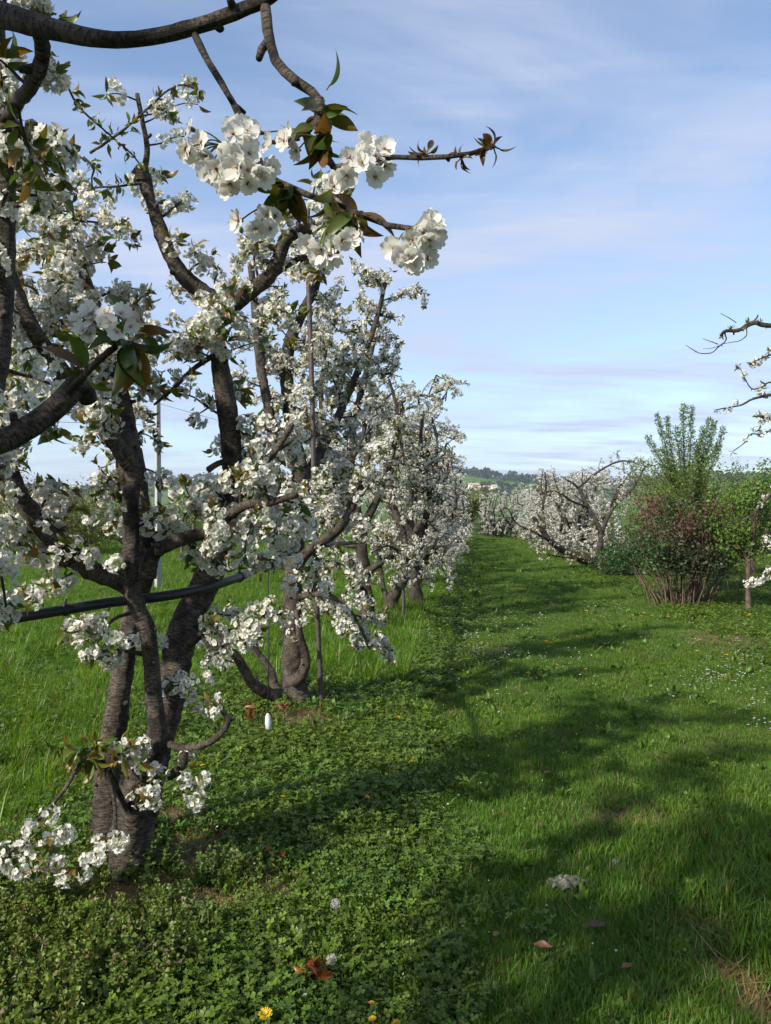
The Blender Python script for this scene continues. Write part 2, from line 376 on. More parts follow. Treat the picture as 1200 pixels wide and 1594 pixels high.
# far wood along the hill top, and hedges on the slope
def far_wood():
    rng = np.random.default_rng(5); g = Geo()
    def tree(x, y, hgt, wd, n, c):
        z0 = hill_h(x, y); k = rng.uniform(0, 1, n) ** .8
        prof = wd * np.sqrt(np.clip(1 - (2 * k - .85) ** 2 / 1.4, .02, 1)) * .5
        a = rng.uniform(0, 2 * pi, n); r = prof * np.sqrt(rng.uniform(.2, 1, n))
        P = np.stack([x + r * np.cos(a), y + r * np.sin(a), z0 + .1 * hgt + k * hgt * .9], 1)
        s = wd * .26 * rng.uniform(.6, 1.3, n)
        D = rng.normal(0, 1, (n, 2, 3)); D = unit(D) * s[:, None, None]
        V = np.stack([P - D[:, 0], P + D[:, 1], P + D[:, 0], P - D[:, 1]], 1).reshape(-1, 3)
        T = (np.array([[0, 1, 2], [0, 2, 3]])[None] + (np.arange(n) * 4)[:, None, None]).reshape(-1, 3)
        g.add(V, T, np.array(c) * rng.uniform(.7, 1.3))
    for _ in range(1500):
        x = rng.uniform(-950, 900); y = rng.uniform(1200, 1340)
        pine = vnoise(x / 90, y / 90, 3) > .5
        tree(x, y, rng.uniform(6, 13) * (1.3 if pine and rng.random() < .25 else 1), rng.uniform(6, 10) * (.7 if pine else 1), 26, (.022, .035, .022) if pine else (.05, .07, .025))
    for x0, y0, x1, y1, n in ((150, 1010, 330, 1020, 30), (80, 1060, 200, 1075, 26), (90, 880, 260, 860, 26), (-900, 900, -250, 930, 110), (-800, 1050, -200, 1040, 110), (120, 960, 175, 905, 12), (210, 1090, 420, 1100, 34)):
        for k in range(n):
            t = rng.random(); tree(x0 + (x1 - x0) * t + rng.normal(0, 5), y0 + (y1 - y0) * t + rng.normal(0, 5), rng.uniform(3, 7), rng.uniform(4, 8), 20, (.035, .055, .02))
    tag(link('far_wood', g.mesh('far_wood', M['green'])), kind='stuff')
far_wood()

def farmhouse(px, py, Y, wd, dp, hgt, walls, roofc, label, nwin):
    X = (px - 600) / F * Y; z = float(hill_h(X, Y)) - .4
    r = empty('farmhouse', (X, Y, z), label, 'house', 'houses on the far hill', rz=.12)
    def bx(g, x0, x1, y0, y1, z0, z1):
        V = [(x, y, zz) for x in (x0, x1) for y in (y0, y1) for zz in (z0, z1)]
        T = [(0, 1, 3), (0, 3, 2), (4, 6, 7), (4, 7, 5), (0, 4, 5), (0, 5, 1), (2, 3, 7), (2, 7, 6), (1, 5, 7), (1, 7, 3), (0, 2, 6), (0, 6, 4)]
        g.add(V, T)
    g = Geo(); bx(g, -wd / 2, wd / 2, -dp / 2, dp / 2, 0, hgt)
    g.add([(-wd / 2, -dp / 2, hgt), (-wd / 2, dp / 2, hgt), (-wd / 2, 0, hgt + dp * .3), (wd / 2, -dp / 2, hgt), (wd / 2, dp / 2, hgt), (wd / 2, 0, hgt + dp * .3)], [(0, 1, 2), (3, 5, 4)])
    link('wall', g.mesh('wall', walls, False), r)
    g = Geo(); e = .5; a = dp / 2 + e; zt = hgt + dp * .3 + .25; zb = hgt - e * .6 + .25
    g.add([(-wd / 2 - e, -a, zb), (wd / 2 + e, -a, zb), (wd / 2 + e, 0, zt), (-wd / 2 - e, 0, zt), (wd / 2 + e, a, zb), (-wd / 2 - e, a, zb),
           (-wd / 2 - e, -a, zb + .25), (wd / 2 + e, -a, zb + .25), (wd / 2 + e, 0, zt + .25), (-wd / 2 - e, 0, zt + .25), (wd / 2 + e, a, zb + .25), (-wd / 2 - e, a, zb + .25)],
          [(6, 7, 8), (6, 8, 9), (9, 8, 10), (9, 10, 11), (0, 2, 1), (0, 3, 2), (3, 4, 2), (3, 5, 4), (0, 1, 7), (0, 7, 6), (5, 11, 10), (5, 10, 4)])
    link('roof', g.mesh('roof', roofc, False), r)
    for k in range(nwin):
        g = Geo(); x = -wd / 2 + wd * (k + .5) / nwin; bx(g, x - .5, x + .5, -dp / 2 - .06, -dp / 2 + .1, hgt * .35, hgt * .75)
        link('window', g.mesh('window', M['pipe'], False), r)
cream = simple('cream_plaster', (.80, .78, .72), .9); tile = simple('terracotta_tiles', (.40, .28, .22), .9); dirt_ = simple('dusty_plaster', (.45, .38, .32), .9)
farmhouse(737, 765, 1000, 13, 8, 5.5, cream, tile, 'cream farmhouse at the left end of the cluster on the hill', 4)
farmhouse(748, 767, 985, 12, 7, 3.5, dirt_, tile, 'low brown walled barn between the pale houses on the hill', 2)
farmhouse(757, 768, 990, 9, 7, 3.6, dirt_, tile, 'low tiled outbuilding in the middle of the hillside cluster', 2)
farmhouse(769, 766, 1005, 7, 6, 4, cream, tile, 'small pale house at the right end of the hillside cluster', 2)
farmhouse(745, 784, 800, 7, 5, 2.6, dirt_, tile, 'lone dull shed lower down the green slope', 1)

# ------------------------------------------------------------------ blossom and leaf templates
WHITE = np.array([.755, .745, .695])
def flower(r, rng, lod):
    """cherry flower facing +Z: V,T,C"""
    g = Geo(); cup = rng.uniform(.2, .95)
    if lod == 0:
        nl, nw = 6, 5
        for i in range(5):
            a0 = i * 2 * pi / 5 + rng.normal(0, .06); tw = rng.normal(0, .12); cp = cup + rng.normal(0, .12); wr = rng.uniform(-1, 1)
            t = np.linspace(0, 1, nl); s = np.linspace(-1, 1, nw)
            wv = r * .49 * np.sin(np.clip(t * .86 + .12, 0, 1) * pi * .80) ** .8
            Tt, Ss = np.meshgrid(t, s, indexing='ij')
            rad = r * (Tt * .97 + .03) - r * .10 * (Tt ** 4) * (Ss ** 2) * 1.4 - r * .15 * (Tt ** 6) * np.exp(-(Ss / .25) ** 2)
            lat = wv[:, None] * Ss
            z = r * (cp * Tt ** 1.4 * .75) + r * .16 * (Ss ** 2) * Tt * (1 - .5 * Tt) + r * .10 * wr * np.sin(3.5 * Ss + 4 * Tt + wr) * Tt + lat * tw
            x = rad * np.cos(a0) - lat * np.sin(a0); y = rad * np.sin(a0) + lat * np.cos(a0)
            V = np.stack([x, y, z], -1).reshape(-1, 3); T = []
            for p in range(nl - 1):
                for q in range(nw - 1):
                    k = p * nw + q; T += [(k, k + nw, k + nw + 1), (k, k + nw + 1, k + 1)]
            C = WHITE * (1 - np.clip(.30 - Tt, 0, 1).reshape(-1, 1) * np.array([.5, 1.1, .9])) * rng.uniform(.95, 1.03)
            g.add(V, T, C)
        for i in range(14):
            a = rng.uniform(0, 2 * pi); L = r * rng.uniform(.35, .6); sp = rng.uniform(.1, .6); d = unit(np.array([cos(a) * sp, sin(a) * sp, 1]))
            sd = unit(np.cross(d, [.3, .5, .1])) * r * .018; b = np.array([0, 0, r * .05]); e = b + d * L
            g.add([b - sd, b + sd, e + sd, e - sd], [(0, 1, 2), (0, 2, 3)], (.6, .58, .42))
            g.add([e - sd * 3, e + d * r * .05, e + sd * 3, e - d * r * .05], [(0, 1, 2), (0, 2, 3)], (.50, .33, .08))
        g.add([(r * .1 * cos(k), r * .1 * sin(k), r * .04) for k in np.arange(6) * pi / 3] + [(0, 0, r * .12)], [(k, (k + 1) % 6, 6) for k in range(6)], (.35, .30, .12))
    else:
        for i in range(5):
            a0 = i * 2 * pi / 5 + rng.normal(0, .1); cp = cup + rng.normal(0, .12); ca, sa = cos(a0), sin(a0)
            def P(rad, lat, z): return (rad * ca - lat * sa, rad * sa + lat * ca, z)
            if lod == 1:
                V = [P(r * .05, 0, 0), P(r * .5, 0, r * cp * .25), P(r * .5, r * .44, r * cp * .36), P(r * .5, -r * .44, r * cp * .36),
                     P(r * .88, 0, r * cp * .62), P(r * .98, r * .30, r * cp * .72), P(r * .98, -r * .30, r * cp * .72)]
                T = [(0, 1, 2), (0, 3, 1), (1, 4, 5), (1, 5, 2), (1, 6, 4), (1, 3, 6)]
                C = np.repeat(WHITE[None], 7, 0) * rng.uniform(.93, 1.03); C[0] = (.52, .50, .28)
            else:
                V = [P(r * .05, 0, 0), P(r * .62, r * .48, r * cp * .4), P(r, 0, r * cp * .7), P(r * .62, -r * .48, r * cp * .4)]
                T = [(0, 2, 1), (0, 3, 2)]; C = np.repeat(WHITE[None], 4, 0) * rng.uniform(.9, 1.03); C[0] = (.6, .6, .42)
            g.add(V, T, C)
        if lod == 1:
            g.add([(r * .14 * cos(k), r * .14 * sin(k), r * .10) for k in np.arange(5) * 1.2566] + [(0, 0, r * .34)], [(k, (k + 1) % 5, 5) for k in range(5)], (.42, .36, .12))
    return g.arrays()[:3]
def cluster(rng, lod):
    """umbels on one spur: pedicels, open flowers, a few buds; +Z points out of the branch"""
    g = Geo(); n = {1: rng.integers(13, 20), 2: rng.integers(10, 15), 3: 10}[lod]
    U = unit(rng.normal(0, 1, (n, 3)) + np.array([0, 0, .55])); L = rng.uniform(.020, .042, n)
    if lod == 3:
        s = .020 * rng.uniform(.7, 1.25, n); D1 = unit(np.cross(U, rng.normal(0, 1, (n, 3)))) ; D2 = np.cross(U, D1)
        P = U * (L * 1.15)[:, None]
        V = np.stack([P + D1 * s[:, None] + U * .006, P + D2 * s[:, None], P - D1 * s[:, None] + U * .006, P - D2 * s[:, None]], 1).reshape(-1, 3)
        T = (np.array([[0, 1, 2], [0, 2, 3]])[None] + (np.arange(n) * 4)[:, None, None]).reshape(-1, 3)
        g.add(V, T, np.repeat(WHITE[None] * rng.uniform(.85, 1.0, (n, 1)), 4, 0)); return g.arrays()[:3]
    for i in range(n):
        V, T, C = flower(rng.uniform(.0120, .0155) * (1.0 if lod == 1 else 1.08), rng, lod)
        d = unit(U[i] + rng.normal(0, .3, 3)); R = frames(d[None], np.array([rng.uniform(0, 6.28)]))[0]
        g.add(V @ R.T + U[i] * L[i], T, C)
        if lod == 1:
            sd = unit(np.cross(U[i], [.31, .52, .2])) * .0008; e = U[i] * L[i]
            g.add([-sd, sd, e + sd, e - sd], [(0, 1, 2), (0, 2, 3)], (.16, .2, .05))
    return g.arrays()[:3]
_r = np.random.default_rng(11)
CL = {k: [cluster(_r, k) for _ in range(14 if k < 3 else 20)] for k in (1, 2, 3)}
GRN = [((.06, .11, .014), (.10, .12, .016)), ((.075, .12, .014), (.16, .10, .018)), ((.10, .11, .016), (.22, .10, .022)), ((.06, .12, .016), (.08, .13, .018))]
def leafspray(rng, lod, big=1.0):
    g = Geo(); n = rng.integers(3, 6)
    for i in range(n):
        c0, c1 = GRN[rng.integers(0, 4)]; k = rng.uniform(.75, 1.25)
        V, T, C = leaf_t(rng.uniform(.042, .080) * big, rng.uniform(.018, .029) * big, .4, rng.uniform(.25, .8), np.array(c0) * k, np.array(c1) * k, 4 if lod == 1 else 2)
        d = unit(rng.normal(0, .7, 3) + np.array([0, 0, .6])); R = frames(d[None], np.array([rng.uniform(0, 6.28)]))[0]
        g.add(V @ R.T + d * .008, T, C)
    return g.arrays()[:3]
LS = {k: [leafspray(_r, k) for _ in range(12)] for k in (1, 2)}; LS[3] = LS[2]

# ------------------------------------------------------------------ tree builder
class Tree:
    def __init__(s, seed, lod, env=None):
        s.r = np.random.default_rng(seed); s.lod = lod; s.wood = Geo(); s.tw = Geo(); s.bl = []; s.lf = []; s.env = env
    def limb(s, pts, r0, r1, n=12, rough=.10, flare=0, wob=.0, rad=None, stubs=7):
        pts = np.asarray(pts, float); d = np.concatenate([[0], np.cumsum(np.linalg.norm(np.diff(pts, axis=0), axis=1))]); t = d / d[-1]
        R = (r0 + (r1 - r0) * t) if rad is None else np.asarray(rad, float)
        step = {1: .022, 2: .06, 3: .12}[s.lod] if r0 > .02 else {1: .03, 2: .07, 3: .14}[s.lod]
        P, R = smooth_path(pts, R, step)
        if flare:
            dd = np.concatenate([[0], np.cumsum(np.linalg.norm(np.diff(P, axis=0), axis=1))]); R = R * (1 + flare * np.exp(-dd / .12))
        if wob:
            k = len(P); w = np.cumsum(s.r.normal(0, 1, (k, 3)), axis=0); w -= np.linspace(0, 1, k)[:, None] * w[-1] ; P = P + w * wob * step
        nn = max(5, n if s.lod == 1 else (n * 2 // 3 if s.lod == 2 else n // 2))
        V, T, B = tube(P, R, nn, s.r, rough); s.wood.add(V, T, None, B)
        if s.lod < 3:
            Ld = float(np.sum(np.linalg.norm(np.diff(P, axis=0), axis=1)))
            for _ in range(int(Ld * stubs)):
                i = s.r.integers(1, len(P) - 1); Tt = unit(P[i + 1] - P[i - 1]); q = unit(np.cross(Tt, s.r.normal(0, 1, 3)) + Tt * s.r.uniform(-.2, .7)); rs = min(R[i] * .6, s.r.uniform(.005, .011)); ls = s.r.uniform(.5, 1.6) * rs + .008
                V, T, B = tube([P[i] + q * R[i] * .6, P[i] + q * (R[i] + ls * .5), P[i] + q * (R[i] + ls) + s.r.normal(0, .002, 3)], [rs * 1.3, rs, rs * .85], 6, s.r, .2); s.wood.add(V, T, None, B)
        return P, R
    def twig(s, P0, d, L, r, droop=.05, up=0., curl=.16, n=5):
        k = max(4, int(L / .07) + 2); P = [np.array(P0, float)]; d = unit(d)
        for i in range(k - 1):
            d = unit(d + s.r.normal(0, curl, 3) + np.array([0, 0, up - droop * (i / k)])); P.append(P[-1] + d * L / (k - 1))
        P = np.array(P); R = np.linspace(r, r * .45, k)
        if s.lod < 3: P, R = smooth_path(P, R, {1: .02, 2: .06}[s.lod])
        V, T, B = tube(P, R, {1: 6, 2: 4, 3: 3}[s.lod], s.r, .12 if s.lod == 1 else 0); s.tw.add(V, T, None, B)
        return P, R
    def bloom_along(s, PR, t0, t1, gap, size=1.0, leaf=.45, p=1.0, tipleaf=True):
        P, R = PR; d = np.concatenate([[0], np.cumsum(np.linalg.norm(np.diff(P, axis=0), axis=1))]); L = d[-1]; x = L * t0 + gap * s.r.uniform(0, 1)
        while x < L * t1:
            i = min(np.searchsorted(d, x), len(P) - 1); T = unit(P[i] - P[i - 1] if i else P[1] - P[0]); nrm = unit(np.cross(T, s.r.normal(0, 1, 3)))
            if s.r.random() < p:
                s.bl.append((*(P[i] + nrm * (R[i] + .012)), *unit(nrm + .25 * T - np.array([0, 0, .12])), size * s.r.uniform(.8, 1.15)))
            if s.r.random() < leaf: s.lf.append((*(P[i] + nrm * R[i]), *unit(nrm + .5 * T + s.r.normal(0, .3, 3)), size * s.r.uniform(.75, 1.25)))
            x += gap * s.r.uniform(.55, 1.45)
        if tipleaf: s.lf.append((*P[-1], *unit(P[-1] - P[-2]), size * s.r.uniform(.6, 1.0)))
    def sprout(s, PR, t0, t1, gap, L, r, lvl=1, up=.05, droop=.25, bgap=.055, side=None, leaf=.45, fwd=.45, bloom0=.12, p=1.0, bare=0.12, size=1.0):
        P, R = PR; d = np.concatenate([[0], np.cumsum(np.linalg.norm(np.diff(P, axis=0), axis=1))]); LL = d[-1]; x = LL * t0 + gap * s.r.uniform(.2, 1)
        while x < LL * t1:
            i = min(np.searchsorted(d, x), len(P) - 2); T = unit(P[i + 1] - P[max(i - 1, 0)])
            for _ in range(8):
                nrm = unit(np.cross(T, s.r.normal(0, 1, 3))); ln = L * s.r.uniform(.45, 1.25) * (1 - .35 * x / LL)
                dr = unit(nrm + T * fwd * s.r.uniform(.2, 1.4) + np.array([0, 0, up]))
                if side is not None: dr = unit(dr + np.asarray(side) * s.r.uniform(0, 1))
                if s.env is None or s.env(P[i] + dr * ln): break
            else:
                x += gap; continue
            tw = s.twig(P[i] + dr * R[i] * .5, dr, ln, min(r, R[i] * .8), droop)
            s.bloom_along(tw, bloom0, 1.0 - (bare if s.r.random() < .5 else 0), bgap, size, leaf, p)
            if lvl > 0: s.sprout(tw, .25, .95, gap * 1.1, L * .42, r * .65, lvl - 1, up, droop, bgap, None, leaf, fwd, bloom0, p, bare, size)
            x += gap * s.r.uniform(.5, 1.5)
    def arrays(s): return np.array(s.bl).reshape(-1, 7), np.array(s.lf).reshape(-1, 7)
    def meshes(s):
        out = {}
        nf = sum(len(x) for x in s.wood.T)
        if s.tw.n:
            V, T, C, B = s.tw.arrays(); s.wood.add(V, T, C, B)
        me = s.wood.mesh('trunk', M['bark' if s.lod == 1 else 'bark_old']); me.materials.append(M['twig'])
        mi = np.zeros(len(me.polygons), np.int32); mi[nf:] = 1; me.polygons.foreach_set('material_index', mi); out['trunk'] = me
        b, l = s.arrays()
        if len(b):
            g = Geo(); tint = 1 - np.clip(s.r.normal(.05, .06, (len(b), 1)), 0, .25) * np.array([1, 1, 1.2])
            scatter(g, CL[s.lod], b[:, :3], b[:, 3:6], b[:, 6], s.r, tint); out['blossom'] = g.mesh('blossom', M['petal'])
        if len(l):
            g = Geo(); scatter(g, LS[s.lod], l[:, :3], l[:, 3:6], l[:, 6], s.r, s.r.uniform(.7, 1.3, (len(l), 1)) * np.ones((1, 3))); out['leaves'] = g.mesh('leaves', M['leaf'])
        print('tree', s.lod, 'clusters', len(b), 'leaf sprays', len(l))
        return out
    def build(s, base, label, group, meshes=None, rz=0, scale=(1, 1, 1), cat='cherry tree', name='cherry_tree'):
        """geometry given in world space when rz = 0 and scale = 1: shifted to the base"""
        ms = s.meshes(); r = empty(name, base, label, cat, group, rz); r.scale = scale
        for k, me in ms.items():
            co = np.empty(len(me.vertices) * 3, np.float32); me.vertices.foreach_get('co', co); co = co.reshape(-1, 3) - np.asarray(base, np.float32)
            me.vertices.foreach_set('co', co.ravel()); me.update(); link(k, me, r)
        return r
GL = 'cherry trees of the row left of the path'; GR = 'cherry trees of the row right of the path'

# ------------------------------------------------------------------ cherry trees: left row
def pts(L): return [at(*p) for p in L]
def rowenv(off, half, zmin, zmax, Y0=None, hl=None):
    def f(p):
        o = p[0] - ROW * p[1]
        if abs(o - off) > half or p[2] < zmin or p[2] > zmax: return False
        return Y0 is None or abs(p[1] - Y0) < hl
    return f
PXR = 3.3 / F                    # metres per pixel at the second tree

def tree_one():
    t = Tree(101, 1, rowenv(LEFT, .95, .18, 3.75, 3.3, 1.15))
    tr = t.limb(pts([(206, 1412, 3.22), (204, 1380, 3.25), (201, 1330, 3.27), (205, 1280, 3.27), (218, 1225, 3.26), (236, 1172, 3.26)]), .086, .078, 22, .10, .18)
    B = t.limb(pts([(226, 1230, 3.30), (250, 1145, 3.32), (268, 1070, 3.36), (285, 985, 3.47), (322, 900, 3.6), (345, 840, 3.61), (358, 780, 3.57), (361, 715, 3.53), (354, 640, 3.49), (343, 575, 3.46), (336, 500, 3.45), (334, 462, 3.46)]),
               .09, .046, 20, .07, rad=[.070, .062, .064, .064, .066, .060, .052, .045, .046, .038, .038, .033])
    B1 = t.limb(pts([(334, 466, 3.46), (312, 452, 3.45), (285, 430, 3.42), (264, 395, 3.4), (252, 365, 3.38), (236, 318, 3.38), (222, 275, 3.38)]), .036, .030, 14, .10, rad=[.036, .034, .034, .031, .034, .022, .034])
    t.limb(pts([(222, 280, 3.38), (220, 268, 3.37), (216, 262, 3.36)]), .036, .034, 12, .2)
    B1u = t.limb(pts([(224, 272, 3.38), (229, 232, 3.37), (222, 190, 3.36), (213, 146, 3.35)]), .014, .009, 8, .1)
    B2 = t.limb(pts([(338, 500, 3.45), (360, 478, 3.42), (388, 455, 3.35), (413, 435, 3.3), (432, 405, 3.25), (450, 368, 3.2), (495, 350, 3.15), (523, 326, 3.1), (545, 285, 3.05)]), .038, .020, 14, .09)
    B2b = t.limb(pts([(413, 437, 3.3), (440, 416, 3.3), (472, 402, 3.28), (520, 398, 3.25)]), .020, .009, 10, .1)
    A = t.limb(pts([(166, 1290, 3.44), (168, 1200, 3.46), (184, 1090, 3.5), (198, 1000, 3.52), (214, 930, 3.52), (227, 880, 3.5), (222, 820, 3.5), (205, 770, 3.5), (190, 720, 3.5), (196, 640, 3.5)]), .062, .042, 18, .08, .1,
               rad=[.058, .052, .050, .047, .044, .042, .038, .034, .030, .026])
    t.limb(pts([(226, 900, 3.5), (228, 850, 3.5), (216, 760, 3.46), (206, 700, 3.42)]), .048, .04, 16, .08)
    C = t.limb(pts([(232, 1180, 3.22), (246, 1137, 3.2), (240, 1090, 3.18), (236, 1037, 3.17), (229, 981, 3.16), (213, 944, 3.16), (202, 895, 3.16), (205, 840, 3.16), (203, 780, 3.15), (208, 725, 3.14), (193, 700, 3.13)]), .058, .050, 18, .08,
               rad=[.055, .041, .036, .033, .032, .034, .033, .031, .032, .038, .034])
    C1 = t.limb(pts([(204, 725, 3.14), (180, 690, 3.12), (150, 650, 3.08), (128, 615, 3.05), (98, 580, 3.0), (72, 545, 2.95), (52, 513, 2.9), (30, 470, 2.88), (12, 425, 2.86), (-10, 370, 2.85)]), .036, .027, 14, .07)
    C2 = t.limb(pts([(208, 725, 3.14), (200, 680, 3.2), (187, 617, 3.25), (172, 577, 3.28), (160, 540, 3.3), (150, 500, 3.32), (143, 467, 3.34), (120, 415, 3.36), (97, 383, 3.38), (85, 330, 3.4), (60, 270, 3.4)]), .042, .022, 14, .08)
    D = t.limb(pts([(206, 918, 3.2), (180, 902, 3.16), (146, 888, 3.1), (105, 860, 3.04), (64, 818, 3.0), (30, 771, 2.95), (8, 715, 2.9), (-8, 660, 2.88), (-30, 610, 2.86)]), .040, .032, 14, .09)
    E = t.limb(pts([(228, 885, 3.22), (244, 857, 3.22), (285, 839, 3.2), (330, 824, 3.16), (360, 800, 3.12), (388, 785, 3.1), (420, 782, 3.06), (462, 770, 3.0)]), .034, .012, 12, .1)
    E2 = t.limb(pts([(356, 800, 3.46), (378, 762, 3.4), (395, 732, 3.36), (425, 706, 3.32), (455, 660, 3.3)]), .024, .012, 10, .1)
    F1 = t.limb(pts([(262, 1158, 3.2), (292, 1165, 3.14), (330, 1154, 3.1), (356, 1124, 3.1), (347, 1108, 3.12), (334, 1094, 3.14)]), .016, .010, 8, .12)
    F2 = t.limb(pts([(232, 1205, 3.2), (262, 1208, 3.12), (284, 1190, 3.1), (286, 1172, 3.1)]), .024, .017, 10, .15)
    t.limb(pts([(285, 1015, 3.38), (312, 985, 3.32), (335, 972, 3.3), (340, 978, 3.28)]), .022, .014, 9, .2)
    tw1 = t.limb(pts([(312, 985, 3.33), (345, 985, 3.3), (390, 968, 3.28), (440, 955, 3.26)]), .008, .004, 6, .1)
    tw2 = t.limb(pts([(312, 985, 3.33), (330, 1010, 3.28), (362, 1000, 3.22), (400, 985, 3.2)]), .009, .004, 6, .1)
    G1 = t.limb(pts([(196, 1255, 3.18), (160, 1185, 3.0), (128, 1185, 2.96), (104, 1224, 2.94), (83, 1250, 2.92), (42, 1296, 2.9), (0, 1346, 2.88), (-25, 1370, 2.86)]), .010, .006, 7, .1)
    G2 = t.limb(pts([(196, 1262, 3.17), (166, 1200, 3.02), (176, 1235, 2.98), (180, 1285, 2.96), (176, 1312, 2.94), (162, 1330, 2.92), (140, 1345, 2.9), (104, 1358, 2.88), (60, 1352, 2.86)]), .009, .005, 7, .1)
    H = t.limb(pts([(202, 955, 3.18), (180, 962, 3.1), (150, 985, 3.0), (125, 980, 2.96)]), .008, .004, 6, .1)
    H2 = t.limb(pts([(222, 1018, 3.2), (190, 1014, 3.1), (165, 1022, 3.05)]), .010, .005, 6, .12)
    J = t.limb(pts([(345, 545, 3.45), (300, 575, 3.42), (270, 605, 3.4), (240, 630, 3.36)]), .014, .006, 7, .1)
    t.limb(pts([(358, 715, 3.5), (338, 722, 3.46), (324, 732, 3.42)]), .016, .013, 9, .15)
    # side shoots with blossom
    for l, a, b, gp, L in ((C1, .1, 1, .08, .34), (C2, .1, 1, .072, .38), (D, .2, 1, .07, .34), (B1, .05, 1, .10, .30), (B2, .05, 1, .085, .30), (B2b, .2, 1, .08, .24), (E, .25, 1, .065, .28), (E2, .2, 1, .07, .26)):
        t.sprout(l, a, b, gp, L, .0065, 1, .12, .22, .040, leaf=.36)
    t.sprout(B, .40, 1, .085, .34, .007, 1, .12, .22, .052)
    t.sprout(A, .62, 1, .08, .34, .007, 1, .1, .2, .052)
    t.sprout(C, .72, 1, .13, .24, .006, 0, .1, .2, .05)
    t.sprout(B, .18, .36, .16, .22, .006, 0, .05, .3, .045)
    t.sprout(B1u, .2, .95, .07, .30, .004, 0, .1, .15, .09, p=.7)
    for l in (G1, G2): t.bloom_along(l, .72, 1, .06, .9, .6)
    t.bloom_along(G1, .2, .30, .04, 1.0, .9, .3); t.sprout(G1, .55, .95, .14, .10, .003, 0, .1, .3, .05); t.sprout(G2, .6, .95, .12, .10, .003, 0, .1, .3, .05)
    for l in (tw1, tw2, H, H2): t.bloom_along(l, .4, 1, .045, .95, .5); t.sprout(l, .3, 1, .09, .12, .003, 0, .1, .3, .045)
    t.bloom_along(F1, .8, 1, .05, .9, .5); t.sprout(J, .1, 1, .08, .2, .004, 0, .1, .2, .05); t.sprout(F2, .3, 1, .05, .12, .004, 0, .1, .3, .045)
    for (px, py, Y, n, s) in ((205, 1165, 3.05, 3, 16), (225, 1195, 3.05, 3, 14), (225, 1245, 3.0, 3, 12), (300, 1085, 3.22, 4, 16), (285, 1060, 3.25, 3, 14), (305, 1215, 3.1, 2, 10), (85, 1305, 2.9, 5, 18), (170, 1310, 2.9, 4, 18), (15, 1350, 2.86, 3, 12),
                              (300, 1245, 3.06, 3, 12), (150, 1015, 3.0, 5, 24), (120, 975, 2.95, 3, 18), (40, 930, 2.95, 3, 12), (130, 855, 3.0, 5, 22), (60, 865, 2.95, 6, 26), (170, 870, 3.0, 3, 14), (110, 790, 3.0, 5, 24), (30, 830, 2.95, 5, 22), (400, 850, 3.62, 7, 22), (430, 855, 3.8, 8, 24), (455, 880, 3.9, 5, 20), (440, 800, 3.5, 8, 28), (385, 800, 3.3, 5, 20), (470, 830, 3.6, 5, 22), (60, 420, 2.95, 9, 34), (40, 330, 2.95, 9, 34), (100, 310, 3.2, 8, 30), (20, 520, 2.85, 7, 26), (150, 380, 3.2, 5, 26), (100, 470, 3.1, 5, 26), (330, 470, 3.3, 7, 22), (300, 520, 3.3, 6, 22), (380, 410, 3.3, 5, 22)):
        for _ in range(n):
            p = at(px + t.r.normal(0, s), py + t.r.normal(0, s * .7), Y + t.r.normal(0, .04)); t.bl.append((*p, *unit(t.r.normal(0, 1, 3)), t.r.uniform(.8, 1.1)))
            if t.r.random() < .5: t.lf.append((*p, *unit(t.r.normal(0, 1, 3)), t.r.uniform(.8, 1.2)))
    for _ in range(16): t.lf.append((*(at(148 + t.r.normal(0, 22), 1172 + t.r.normal(0, 12), 2.99 + t.r.normal(0, .03))), *unit(t.r.normal(0, .7, 3) + [0, 0, -.35]), t.r.uniform(.9, 1.3)))
    for pth in (((140, 238, 3.3), (165, 222, 3.28), (200, 196, 3.25), (235, 164, 3.22), (262, 140, 3.2), (285, 132, 3.2), (308, 140, 3.2)), ((62, 60, 3.2), (98, 120, 3.2), (122, 165, 3.22), (165, 205, 3.26), (205, 240, 3.3), (222, 262, 3.34)), ((130, 245, 3.2), (146, 262, 3.2), (142, 280, 3.2), (146, 300, 3.25)), ((222, 285, 3.36), (185, 290, 3.3), (150, 292, 3.3), (120, 300, 3.3))):
        q = t.limb(pts(pth), .006, .003, 6, .12, stubs=3); t.bloom_along(q, .05, 1, .035, .72, 1.0, .0)
    for _ in range(4): t.bl.append((*at(295 + t.r.normal(0, 10), 145 + t.r.normal(0, 9), 3.2), *unit(t.r.normal(0, 1, 3)), .75))
    for _ in range(3): t.bl.append((*at(255 + t.r.normal(0, 12), 158 + t.r.normal(0, 6), 3.22), *unit(t.r.normal(0, 1, 3)), .7))
    def clear(b):      # keep the strip where the pipe runs free of flowers
        px = 600 + b[0] / b[1] * F; py = 797 - (b[2] - EYE) / b[1] * F
        return not (b[1] < 3.6 and px < 395 and abs(py - (966 - .155 * px - .00007 * px * px)) < 21 and t.r.random() < .93)
    t.bl = [b for b in t.bl if clear(b)]; t.lf = [b for b in t.lf if clear(b)]
    base = at(206, 1400, 3.25); base[2] = gh(base[0], base[1])
    t.build(base, 'nearest three-stemmed cherry trunk with the black irrigation pipe passing between its stems', GL)
tree_one()

